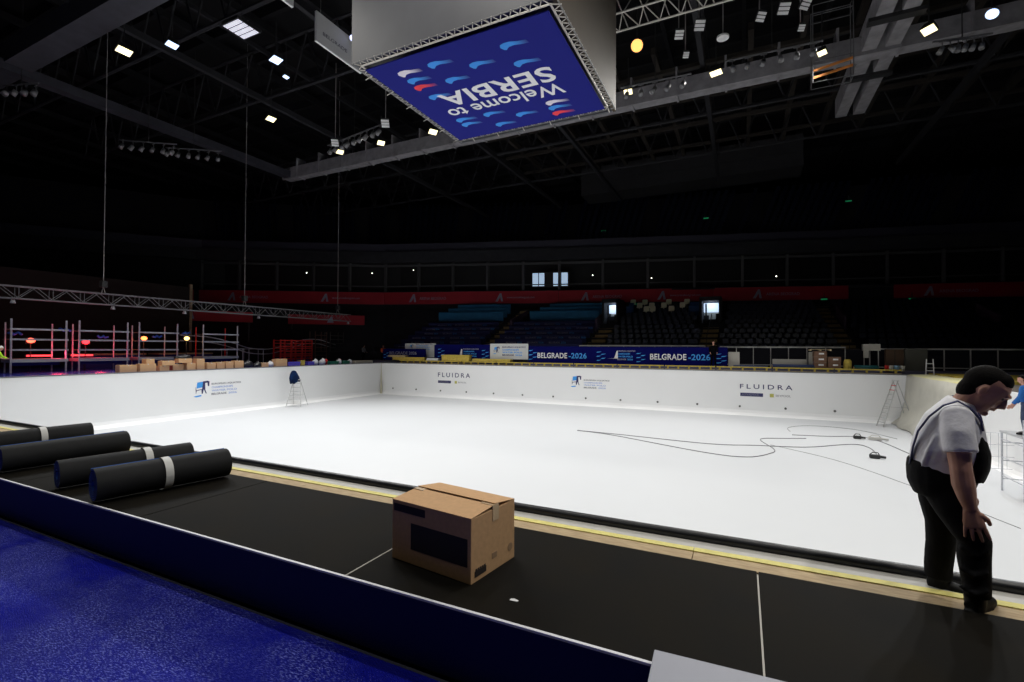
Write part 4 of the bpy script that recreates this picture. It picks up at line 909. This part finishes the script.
# aisle stairs
for i, (xa, xb, lb) in enumerate(((-13.35, -11.95, 'left brown stair aisle beside the covered seats'), (-3.45, -2.05, 'middle brown stair aisle behind the standing person'), (6.9, 8.2, 'right brown stair aisle behind the yellow barrel'), (-24.0, -23.0, 'narrow stair aisle between the covered seat blocks'))):
    t = thing('aisle_stairs', lb, 'stairs', (xa, 0, 0)); top = 6 if i < 2 else 11
    b = MB()
    for r in range(top):
        y, z = rowpt((xa+xb)/2, r); y2, _ = rowpt((xa+xb)/2, r+1)
        b.box(0, xb-xa, y-.02, y2, z, z+.03); b.box(0, xb-xa, y-.35, y-.02, z-.42, z-.18)
    b.build('treads', stair_m, t)
    b = MB(); y, z = rowpt((xa+xb)/2, 1); y2, z2 = rowpt((xa+xb)/2, 6); mx = (xb-xa)/2
    b.tube([(mx, y, z), (mx, y, z+1), (mx, y2, z2+1), (mx, y2, z2)], .03, 6); b.build('handrail', dark, t)
# seats
def seat_mesh():
    b = MB()
    b.prism([(-.22, .40), (.22, .40), (.235, .5), (.235, .76), (.19, .84), (-.19, .84), (-.235, .76), (-.235, .5)], (0, .20, 0), (1, 0, 0), (0, .12, 1), (0, .05, 0))
    b.prism([(-.22, -.2), (.22, -.2), (.22, .2), (-.22, .2)], (0, .03, .40), (1, 0, 0), (0, 1, .06), (0, 0, .05))
    b.box(-.03, .03, 0, .2, 0, .42)
    return b
sm = seat_mesh(); seat0 = sm.build('stadium_seat', navy, bevel=.02, loc=(0, 0, -50)); 
used = False; blocks = (('A', -11.75, -3.55, 'dark navy seat in the stand block between the two lit doorways', 'navy seats between the lit doorways'), ('B', -1.9, 6.8, 'dark navy seat in the stand block above the carton stack and low white panel', 'navy seats right of the middle aisle'), ('C', 8.6, 24, 'dark navy seat in the right stand block behind the worker', 'navy seats in the right block'))
stuff = MB(); count = 0
creams = {('A', r, c) for r, c in ((10, 0), (10, 2), (10, 6), (10, 9), (9, 1), (9, 3), (9, 5), (9, 8), (8, 1), (8, 3), (8, 4), (8, 7))}
cm0 = None
for bn, xa, xb, lb, gr in blocks:
    n = int((xb-xa)/.62)
    for r in range(NR):
        for c in range(n):
            x = xa+.3+(c+.5*(r % 2)*(c < n-1))*(xb-xa-.5)/(n-1); y, z = rowpt(x, r); y += .45
            if (abs(x+2.9) < 1.35 and r > 3) or (abs(x-19.6) < .45 and r > 4) or (r in (8, 9) and (x < -10.75 or -5.5 < x < -3.9)): continue
            if (bn, r, c) in creams:
                if cm0 is None:
                    cm0 = sm.build('cream_seat', cream, loc=(x, y, z)); tag(cm0, 'cream-coloured seat among the upper rows between the lit doorways', 'seat', 'cream seats in the upper rows'); cm0.scale = (1.3, 1, 1.35)
                else: q = cm0.copy(); COL.objects.link(q); q.location = (x, y, z)
                continue
            if r < 6 and count < 300:
                if not used: q = seat0; used = True
                else: q = seat0.copy(); COL.objects.link(q)
                q.location = (x, y, z); tag(q, lb, 'seat', gr); count += 1
            else: stuff.add([(v[0]+x, v[1]+y, v[2]+z) for v in sm.v], sm.f)
tag(stuff.build('upper_seat_rows', navy), 'rows of dark navy seats in the upper part of the lower stand', 'seats', None, 'stuff')
# fabric covers over the left blocks: strips, row by row
def cover(xa, xb, r, mat, txt, lb, gr, h=.85, n=4):
    y, z = rowpt((xa+xb)/2, r); ya, _ = rowpt(xa, r); yb2, _ = rowpt(xb, r); ang = math.atan2(yb2-ya, xb-xa)
    t = thing('seat_cover', lb, 'seat cover', (xa, ya+.25, z), ang, gr); L = xb-xa
    MB().prism([(0, 0), (-.02, h*.9), (.05, h), (.16, h*.97), (.2, .4), (.25, 0)], (0, 0, 0), (0, 1, 0), (0, 0, 1), (L, 0, 0)).build('cloth', mat, t)
    if txt:
        for k in range(n):
            x = (k+.25+.3*((r) % 2))*L/n
            if x+1.5 > L: continue
            text('lettering', 'BELGRADE', 1.1, .17, (x, -.03, h*.5), RX, UZ, faint_print, t, .006); text('lettering', '2026', .5, .17, (x+1.2, -.03, h*.5), RX, UZ, cyan_print, t, .006)
    return t
ords = ('first', 'second', 'third', 'fourth', 'fifth', 'sixth', 'seventh', 'eighth', 'ninth', 'tenth', 'eleventh', 'twelfth')
for xa, xb, side in ((-22.6, -13.6, 'right'), (-34.5, -24.2, 'left')):
    for r in range(0, 6): cover(xa+ (r*.35 if side == 'left' else 0), xb, r, navy_cover, True, '%s lettered navy seat cover strip from the front, %s covered block' % (ords[r], side), 'navy seat covers on the left blocks')
    for r in range(7, 10):
        dx = .7*(r-7)
        cover(xa+(2.0 if side == 'left' else .9)+dx, xb-.4, r, teal, False, '%s teal seat cover strip from the bottom, %s covered block' % (ords[r-7], side), 'teal seat covers', 1.15)
for x0, x1 in ((-11.55, -11.0), (-5.2, -4.2)):
    for r in (8, 9): cover(x0, x1, r, M('blue_cover_dim', (.01, .06, .19), .7), False, '%s dim blue seat cover %s of the cream seats' % (('lower', 'upper')[r-8], 'left' if x0 < -8 else 'right'), 'dim blue covers beside the cream seats', 1.1)
# lit windows of a suite
t = thing('lit_window', 'lit suite window with pale panes above the red fascia', 'window', (-23.3, 53.9, 9.0), .28)
MB().box(0, 4.6, .0, .1, 0, 1.9).build('frame', dark, t)
for x, w_ in ((.05, .7), (.85, .65), (2.6, .85), (3.6, .75)): MB().box(x, x+w_, -.02, .0, .15, 1.75).build('pane', M('window_glow', (.6, .75, 1), emit=(.55, .75, 1), es=.55), t)
# tiny lights in suites and exit signs
for i, (x, z) in enumerate(((-16.5, 9.9), (-9.8, 9.4), (3.5, 9.3), (-38.5, 11), (-43, 10.5), (-50, 10.4))):
    y = at(Bp, x)+1.5 if x > -35.5 else 47.5+(x+41)*.6+1.2
    t = thing('suite_lamp', '%s small bright lamp inside the dark suites, counted from the centre' % ords[i], 'lamp', (x, y, z+.6), 0, 'small suite lamps'); MB().ball((0, 0, 0), .065).build('bulb', M('bulb_glow', (1, 1, .9), emit=(1, .95, .8), es=5), t, smooth=True); MB().tube([(0, 0, .1), (0, 0, 1.2)], .02, 5).build('cord', dark, t)
ex = M('exit_glow', (.02, .5, .2), emit=(.03, .7, .25), es=.12)
for i, (x, z, y) in enumerate(((-11.3, 6.6, None), (8.0, 6.9, None), (16.0, 6.8, None), (-27, 15.5, 58), (-16, 16.5, 60), (-4, 17.5, 63), (11, 18.5, 66))):
    yy = y or at(Bp, x)-.6
    t = thing('exit_sign', '%s small green exit light, counted from the lower left' % ords[i], 'sign', (x, yy, z), 0, 'green exit lights'); MB().box(-.35, .35, 0, .1, 0, .22).build('case', dark, t); MB().box(-.3, .3, -.02, 0, .04, .18).build('glow_panel', ex, t)
    MB().box(-.03, .03, .0, .06, .22, .8).build('hanger', dark, t)
# upper bowl
b = MB(); U0 = [(x, y+.8) for x, y in Bp]
cx_, cy_ = -10, 10
for r in range(14):
    z = 13.6+r*.72; zp = z-.72; d0, d1 = r*1.0, (r+1)*1.0; vs = []
    for x, y in U0:
        dv = Vector((x-cx_, y-cy_)).normalized()
        vs += [(x+dv.x*d0, y+dv.y*d0, zp), (x+dv.x*d0, y+dv.y*d0, z), (x+dv.x*d1, y+dv.y*d1, z)]
    n = len(U0); b.add(vs, [(i*3+k, i*3+k+1, (i+1)*3+k+1, (i+1)*3+k) for i in range(n-1) for k in range(2)])
struct(b.build('upper_stand', conc))
b = MB()
for r in range(14):
    z = 13.6+r*.72; d0 = r*1.0+.5
    for j in range(4, len(U0)-1):
        (xa, ya), (xb, yb_) = U0[j], U0[j+1]; L = math.hypot(xb-xa, yb_-ya); n = int(L/.75)
        for i in range(n):
            f_ = i/n
            if (i % 12) in (0, 1): continue
            x, y = xa+(xb-xa)*f_, ya+(yb_-ya)*f_; dv = Vector((x-cx_, y-cy_)).normalized()
            b.box(x+dv.x*d0-.24, x+dv.x*d0+.24, y+dv.y*d0, y+dv.y*d0+.08, z+.3, z+.85)
tag(b.build('upper_tier_seats', navy), 'rows of dark navy seats filling the upper tier', 'seats', None, 'stuff')
struct(ribbon(U0, 13.6, 14.7, .1, M('balustrade', (.03, .03, .05), .6), 'trim_10', -.6))
b = MB().box(-19, 6, 60, 64, 21.5, 25)
b.box(-18.5, 5.5, 59.9, 60, 23.0, 24.2); struct(b.build('trim_11', M('press_box', (.03, .03, .034), .9, noise=.3, nscale=1)))

# ================================================================== ROOF
trn = 11
def trim(b, mat): 
    global trn
    trn += 1; return struct(b.build('trim_%d' % trn, mat))
# far catwalk girder along X
b = MB(); b.box(-42, 16, 33.4, 34.3, 18.6, 19.0); b.box(-42, 16, 33.25, 33.4, 18.5, 19.6)
for x in range(-40, 16, 3): b.box(x, x+.12, 33.2, 34.3, 18.5, 20.4)
trim(b, beam_l)
b = MB(); b.box(-41.6, -40.8, -6, 33.4, 18.6, 19.2); trim(b, beam_m)
b = MB(); b.box(-60, 12, 12.9, 13.9, 19, 19.6); b.box(-60, 12, 12.6, 12.9, 19, 20.3); trim(b, M('near_beam', (.055, .055, .07), .7, noise=.35, nscale=1.5))
b = MB(); b.box(6.2, 6.9, 12, 42, 18.7, 20.0); b.box(7.3, 8.0, 12, 42, 18.7, 20.0); trim(b, beam_l)
b = MB()
for x in (6.0, ):
    for y in (16, 23, 30, 36): b.box(5.9, 8.3, y, y+.5, 18.5, 18.7)
trim(b, dark)
# roof trusses
for y in (9.5, 17.5, 24.5, 41.5, 50):
    b = MB()
    for z in (20.6, 24.6): b.tube([(-60, y, z), (30, y, z)], .14, 6)
    for i in range(30):
        x = -60+i*3; b.tube([(x, y, 20.6), (x+1.5, y, 24.6)], .07, 5); b.tube([(x+1.5, y, 24.6), (x+3, y, 20.6)], .07, 5)
    trim(b, M('roof_truss', (.016, .016, .02), .7))
for x in (-33, -22, -14, -2.5, 14):
    b = MB(); b.box(x, x+.3, 5, 60, 20.2, 20.6); b.box(x, x+.2, 5, 60, 24, 24.3); trim(b, MC['roof_truss'])
# ribbed underside of the far roof bay
b = MB()
for i in range(14):
    x = -22+i*3.2; b.box(x, x+.35, 35.5, 56, 23.0, 23.5)
for y in (38, 43, 48, 53): b.box(-24, 24, y, y+.3, 22.8, 23.1)
trim(b, M('roof_rib', (.03, .024, .02), .8))
# aluminium truss, top right
t = thing('lighting_truss', 'bright aluminium lighting truss behind the hanging cube, top centre', 'truss', (0, 0, 0))
b = MB()
for y, z in ((23.8, 18.5), (25.2, 18.5), (24.5, 19.9)): MB().tube([(-9, y, z), (1, y, z)], .055, 6).build('chord', truss_m, t)
for i in range(9):
    x = -8.5+i*1.05; b = MB()
    b.tube([(x, 23.8, 18.5), (x+.5, 25.2, 18.5)], .03, 5); b.tube([(x+.5, 25.2, 18.5), (x+1.0, 23.8, 18.5)], .03, 5); b.tube([(x, 23.8, 18.5), (x+.5, 24.5, 19.9)], .03, 5); b.tube([(x+.5, 24.5, 19.9), (x+1.0, 25.2, 18.5)], .03, 5)
    b.build('lattice_bay', truss_m, t)
# hanging cube
CX0, CX1, CY0, CY1, CZ = -12.45, -4.80, 12.62, 19.95, 11.6
t = thing('scoreboard_cube', 'large grey hanging scoreboard cube above the pool', 'scoreboard', (0, 0, CZ))
MB().box(CX0, CX1, CY0, CY0+.12, 0, 7.0).build('screen', cube_m, t); MB().box(CX1-.12, CX1, CY0+.12, CY1, 0, 7.0).build('screen', cube_m2, t)
MB().box(CX0, CX1-.12, CY1-.12, CY1, 0, 7.0).build('screen', cube_m, t); MB().box(CX0, CX0+.12, CY0+.12, CY1-.12, 0, 7.0).build('screen', cube_m, t)
MB().box(CX0+.12, CX1-.12, CY0+.12, CY1-.12, .25, .35).build('underside', dark, t)
b = MB()
for (x, y) in ((CX0+.5, CY0+.5), (CX1-.5, CY0+.5), (CX0+.5, CY1-.5), (CX1-.5, CY1-.5)): b.tube([(x, y, 7.3), (x, y, 17.2)], .05)
b.build('suspension_rods', dark, t)
# banner frame (thin square truss) and banner
BX0, BX1, BY0, BY1, BZ = -11.62, -4.78, 12.24, 18.45, 11.0
t = thing('banner_frame', 'thin white truss frame around the banner under the cube', 'truss', (0, 0, BZ+.12))
cs = [(BX0, BY0), (BX1, BY0), (BX1, BY1), (BX0, BY1)]
for k in range(4):
    p = Vector((*cs[k], 0)); q = Vector((*cs[(k+1) % 4], 0)); d = (q-p).normalized(); nrm = Vector((d.y, -d.x, 0))*.24
    MB().tube([p, q], .03, 6).build('inner_chord', truss_m, t); MB().tube([p+nrm-d*.24, q+nrm+d*.24], .022, 6).build('outer_chord', M('dim_chord', (.2, .2, .2), .6), t)
    b = MB(); L = (q-p).length; n = 22
    for i in range(n):
        a = p+d*L*i/n; c2 = p+d*L*(i+.5)/n+nrm*1.12; e = p+d*L*(i+1)/n
        b.tube([a, c2], .014, 5); b.tube([c2, e], .014, 5)
        if i % 4 == 0: b.tube([a, a+nrm*1.4-Vector((0, 0, .1))], .018, 5)
    b.build('lattice', truss_m, t)
t = thing('hanging_banner', 'blue Welcome to SERBIA banner with wave marks under the cube', 'banner', (0, 0, BZ))
MB().box(BX0+.08, BX1-.08, BY0+.08, BY1-.08, 0, .03).build('cloth', ban_blue, t)
DN = Vector((0, 0, -1)); TR = (-1, 0, 0); TU = (0, 1, 0)
text('lettering', 'SERBIA', 4.5, .92, (-5.80, 14.72, -.001), TR, TU, white_print, t, .006, 1.05, .02)
text('lettering', 'Welcome to', 4.8, .72, (-5.80, 15.80, -.001), TR, TU, white_print, t, .006, 1.0, .01)
sb_ = grad_mat('stroke_blue', (.03, .27, .8), (.009, .012, .20)); sw = grad_mat('stroke_white', (.75, .7, .8), (.009, .012, .20)); sr = grad_mat('stroke_red', (.8, .04, .06), (.009, .012, .20))
for x, y, m in ((-6.36, 13.18, sb_), (-9.0, 13.04, sb_), (-7.74, 13.64, sb_), (-6.36, 14.19, sb_), (-8.98, 14.07, sb_), (-10.22, 13.53, sb_), (-10.23, 13.03, sw), (-10.27, 13.99, sr), (-10.17, 14.75, sb_), (-8.96, 16.78, sb_), (-10.22, 16.73, sb_), (-10.22, 17.16, sb_), (-8.91, 17.75, sb_), (-7.77, 17.34, sb_), (-6.35, 17.0, sw), (-6.39, 17.41, sb_), (-6.4, 17.87, sr)):
    # y grows away from the camera; blunt head at low x, tail at high x
    poly = [(-.47, .02), (-.42, -.10), (-.28, -.15), (-.08, -.14), (.15, -.06), (.42, -.02), (.47, .16), (.2, .12), (-.02, .07), (-.2, .09), (-.33, .20), (-.40, .16)]
    MB().prism(poly, (x, y, -.002), (1, 0, 0), (0, 1, 0), (0, 0, -.004)).build('wave_mark', m, t)
# hanging sound panels, banners, baffles
pw = M('panel_white', (.8, .8, .8), .7)
t = thing('hanging_sign', 'white hanging panel left of the cube with small lettering', 'panel', (-18.9, 16.7, 16.6))
MB().prism([(0, 0), (0, 3.1), (.12, 3.1), (.12, 0)], (0, 0, 0), (1, 0, 0), (0, 1, 0), (0, 0, 1.5)).build('sheet', pw, t)
text('lettering', 'BELGRADE', 1.6, .18, (.121, .4, .5), (0, 1, 0), UZ, grey_print, t, .01)
for y in (.3, 2.8): MB().tube([(.06, y, 1.5), (.06, y, 8)], .015, 4).build('wire', wire_m, t)
t = thing('hanging_sign', 'second white hanging panel at the top edge left of the cube', 'panel', (-18.2, 12.6, 16.8))
MB().box(0, .12, 0, 2.2, 0, 1.3).build('sheet', pw, t)
for y in (.3, 1.9): MB().tube([(.06, y, 1.3), (.06, y, 8)], .015, 4).build('wire', wire_m, t)
t = thing('ceiling_panel_light', 'square gridded white ceiling light top left', 'lamp', (-24.0, 15.3, 18))
MB().box(0, 1.3, 0, 1.3, .02, .2).build('housing', dark, t)
b = MB()
for i in range(4): b.box(.06, 1.24, .07+i*.3, .31+i*.3, 0, .03)
b.build('diffuser', M('panel_glow', (.7, .7, .75), emit=(.85, .85, 1), es=.55), t); MB().tube([(.65, .65, .2), (.65, .65, 5)], .02).build('rod', dark, t)
def baffle(label, x, y, z, s, tilt, rnd=False):
    t = thing('hanging_speaker', label, 'speaker', (x, y, z), tilt)
    if rnd: MB().loft([(0, 0, 0, s*.55), (0, 0, .1, s*.55)], 20).build('dish', pw, t)
    else:
        for k in range(3): MB().bar((-s/2, 0, -s*.33+k*s*.36), (s/2, 0, -s*.33+k*s*.36), .05, s*.27).build('louvre', pw, t).rotation_euler = (.75, 0, 0)
        MB().box(-s/2, s/2, .05, .14, -s/2, s/2+.08).build('back', dark, t).rotation_euler = (.75, 0, 0)
    MB().tube([(0, .1, s*.5), (0, .1, 6)], .03, 5).build('rod', wire_m, t)
for a in (('small louvred speaker nearest the cube\'s right side', -2.95, 26.1, 18, .42, .4), ('louvred speaker right of the one nearest the cube', -1.95, 26.1, 18.2, .48, .4), ('louvred speaker in the middle of the top right row', .85, 26.4, 18, .42, .6), ('bright louvred speaker in the top right row', 1.85, 26.4, 18.1, .5, .4), ('rightmost louvred speaker at the top edge', 2.75, 26.5, 18.1, .45, .7), ('small square speaker below the row, right of the cube', -2.8, 27.9, 17.9, .3, .4), ('small dim square speaker at the right of the row', 2.75, 28.2, 18, .3, .4), ('round pale dish hanging among the speakers', -.9, 27.2, 17.9, .55, 0, True),
          ('louvred speaker hanging left of the cube above the light cluster', -21.6, 25.0, 16.6, .5, .5), ('second louvred speaker hanging beside the cube\'s left corner', -19.0, 24.8, 17.2, .45, .5), ('third louvred speaker closest to the cube\'s left corner', -17.6, 24.7, 17.4, .4, .5), ('dim square speaker left of the light cluster', -27.0, 25.8, 16.6, .5, .6)): baffle(*a)
# clusters of unlit moving heads
def cluster(label, x, y, z, n, dx, dy, k=1.0):
    t = thing('light_cluster', label, 'lighting rig', (x, y, z)); MB().tube([(-.4, 0, .5), (dx+.4, dy, .5)], .05).build('bar', tm, t); MB().tube([(dx/2, dy/2, .5), (dx/2, dy/2, 8)], .03, 5).build('rod', dark, t)
    for i in range(n):
        f_ = i/(n-1); px_, py_ = dx*f_, dy*f_; a = random.uniform(-.6, .6)
        h = MB(); h.loft([(px_, py_, .1, .12*k), (px_+math.sin(a)*.35, py_-.15, -.22, .15*k)], 10); h.build('lamp_head', M('lamp_body', (.20, .20, .21), .4), t, smooth=True)
        MB().bar((px_-.16, py_, .42), (px_+.16, py_, .42), .05, .05).build('yoke', tm, t); MB().tube([(px_, py_, .5), (px_, py_, .1)], .03, 5).build('stem', tm, t)
cluster('cluster of unlit stage lamps left of the cube', -28.0, 26.4, 16.4, 9, 5.6, -1.0, 1.1)
cluster('left of two faint lamp clusters at the left beam', -40.2, 18.6, 16.0, 6, 2.2, 2.2)
cluster('right of two faint lamp clusters at the left beam', -38.6, 20.8, 16.0, 6, 2.4, 2.2)
cluster('lamp rig near the far right lamp', 9.4, 31.9, 17.2, 6, 1.7, .4, .9)
cluster('lamp rig at the top left edge', -41.6, 13.0, 17.5, 4, 1.6, .8, 1.2)
cluster('dim lamps hanging between cube and far catwalk', -6.2, 28.6, 16.8, 5, 3.2, .2)
cluster('dim lamps hanging in the centre right above the catwalk', -.5, 29.8, 17.6, 6, 4.0, .2)
# small lift platform by the slab
t = thing('hanging_cage', 'thin framed work cage with orange beams beside the right roof slab', 'cage', (3.6, 31.4, 16.6))
for x in (0, 1.9):
    for y in (0, .8): MB().tube([(x, y, 0), (x, y, 4.4)], .03, 5).build('post', tm, t)
for z in (0, 1.2, 3.8, 4.4): MB().tube([(0, 0, z), (1.9, 0, z), (1.9, .8, z), (0, .8, z)], .025, 5).build('frame_rail', tm, t)
for z in (.3, .7): MB().bar((0, .1, z), (1.9, .1, z+.3), .08, .12).build('orange_beam', M('orange_beam', (.7, .25, .06), .6), t)
# ------------------------------------------------------------------ flood lamps
WARM, COOL = (1, .93, .74), (.68, .80, 1)
GLOW = {WARM: (1, .86, .48), COOL: (.50, .66, 1), (1, .55, .22): (1, .40, .09)}
def flood(label, x, y, z, col, w_, h_, es, aim, power, cone=105, rnd=False, group=None):
    t = thing('flood_lamp', label, 'lamp', (x, y, z)); d = (Vector(aim)-Vector((x, y, z))).normalized()
    q = d.to_track_quat('-Z', 'Y').to_matrix().to_4x4()
    hous = MB()
    if rnd: hous.loft([(0, 0, .35, w_*.3), (0, 0, .02, w_*.58)], 16)
    else: hous.prism([(-w_*.36, .35), (w_*.36, .35), (w_*.56, .01), (-w_*.56, .01)], (0, -h_*.56, 0), (1, 0, 0), (0, 0, 1), (0, h_*1.12, 0))
    o = hous.build('housing', dark, t); o.matrix_local = q
    g = MB()
    if rnd: g.loft([(0, 0, .012, w_*.5), (0, 0, -.02, w_*.5)], 18)
    else: g.box(-w_/2, w_/2, -h_/2, h_/2, -.02, .008)
    o = g.build('lens', M('flood_glow_%d_%d_%d' % (int(col[0]*100), int(col[1]*100), int(col[2]*100)), col, emit=GLOW.get(col, col), es=1.9), t); o.matrix_local = q; o.visible_shadow = True
    MB().tube([(0, 0, .3), (0, 0, 2.2)], .035, 5).build('bracket', dark, t)
    if power:
        l = bpy.data.lights.new('flood_light', 'SPOT'); l.energy = power; l.color = (1, .97, .92) if col == WARM else (.90, .95, 1) if col == COOL else col; l.spot_size = math.radians(cone); l.spot_blend = .8; l.shadow_soft_size = .35
        lo = bpy.data.objects.new('flood_light', l); COL.objects.link(lo); lo.parent = t; lo.matrix_local = Matrix.Translation(d*.12) @ q
W2 = (1, .97, .90)
FL = [('warm flood lamp, leftmost at the top left', -30.96, 14.32, WARM, .95, .6, 14, (-22, 14)), ('cool blue-white flood lamp second from the left', -27.96, 15.15, COOL, .75, .5, 14, (-20, 15)), ('large cool white flood lamp left of the cube', -24.02, 18.52, COOL, .75, .75, 16, (-20, 18)),
      ('small cool lamp below the large cool flood', -24.99, 19.96, COOL, .45, .3, 10, (-18, 20)), ('warm flood lamp low at the left, above the middle wire', -30.59, 23.23, WARM, .8, .6, 14, (-22, 22)), ('left warm lamp on the far catwalk by the right wire', -30.49, 29.69, WARM, .75, .6, 14, (-22, 25)),
      ('second warm lamp on the far catwalk, left of the cube corner', -26.15, 29.78, WARM, .75, .6, 14, (-18, 24)), ('third warm lamp on the far catwalk near the cube corner', -21.21, 29.93, WARM, .85, .6, 16, (-12, 24)), ('warm lamp on the catwalk directly right of the cube', -6.57, 30.55, WARM, .7, .55, 14, (-6, 22)),
      ('twin warm flood on the catwalk right of the round orange lamp', -1.39, 30.66, WARM, .9, .5, 16, (-4, 22)), ('warm flood beside the framed work cage', 4.0, 31.07, WARM, .6, .4, 14, (-2, 20)), ('warm flood right of the roof slab', 8.65, 31.16, WARM, .8, .6, 16, (0, 22)), ('round cool white lamp at the far top right', 11.01, 30.97, COOL, .7, .7, 18, (0, 20))]
for lb, x, y, col, w_, h_, es, aim in FL:
    flood(lb, x, y, 18, col, w_*.72, h_*.72, es, (aim[0], aim[1], -3), FLOOD*(1.35 if x > 6 else 1), 110, lb.startswith('round'))
flood('round orange glowing lamp right of the cube', -5.0, 25.4, 17.6, (1, .55, .22), .6, .6, 14, (-5, 8, 5), 0, 60, True)
flood('small violet-blue lamp on the hanging panel left of the cube', -18.4, 18.7, 17.8, (.55, .6, 1), .3, .25, 9, (-14, 0, 8), 0, 60, True)
# added unseen floods brightening the pool and foreground floor
for i, x in enumerate((-28, -18, -8, 1, 8)):
    flood('added unseen overhead flood lamp, %s from the left' % ords[i], x, 8.5, 18.4, W2, .8, .6, 14, (x*.8-2, 15, -3), FLOOD*.8, 115)

# lettering and marks belong to the surface that carries them
CARRY = {'advertising_board': 'panel', 'sign_panel': 'panel', 'red_board': 'panel', 'fascia_banner': 'cloth', 'hanging_banner': 'cloth', 'seat_cover': 'cloth', 'hanging_sign': 'sheet', 'cardboard_box': 'body', 'carton': 'body', 'flood_lamp': 'housing', 'work_lamp': 'housing', 'swimming_pool': 'far_wall', 'lit_window': 'frame', 'exit_sign': 'case'}
MARKS = ('lettering', 'emblem', 'wave_mark', 'print', 'pane', 'glow_panel', 'lens', 'inlet', 'shipping', 'tape')
for o in list(COL.objects):
    if o.parent is None and o.type == 'EMPTY':
        base = o.name.split('.')[0]
        if base not in CARRY: continue
        car = [c for c in o.children if c.name.split('.')[0] == CARRY[base]]
        if not car: continue
        left = [c for c in o.children if c.name.startswith('left_wall')]
        for c in list(o.children):
            if c is not car[0] and c.type == 'MESH' and c.name.startswith(MARKS):
                p = car[0]
                if left and min(v.co.x for v in c.data.vertices) < .05: p = left[0]
                if base == 'flood_lamp': c.matrix_local = Matrix.Identity(4)
                c.parent = p

flood('added unseen flood lamp above the right end of the near deck', 10.5, 1.5, 18.2, W2, .8, .6, 14, (1, 6, 0), FLOOD*1.0, 100)  # added out of view to brighten the box side and the worker
flood('added unseen flood lamp above the film-covered floor', -5, -3.5, 18.2, W2, .8, .6, 14, (-3, 3, 0), FLOOD*.22, 90)  # weak lamp added behind the view to lift the worker's shirt
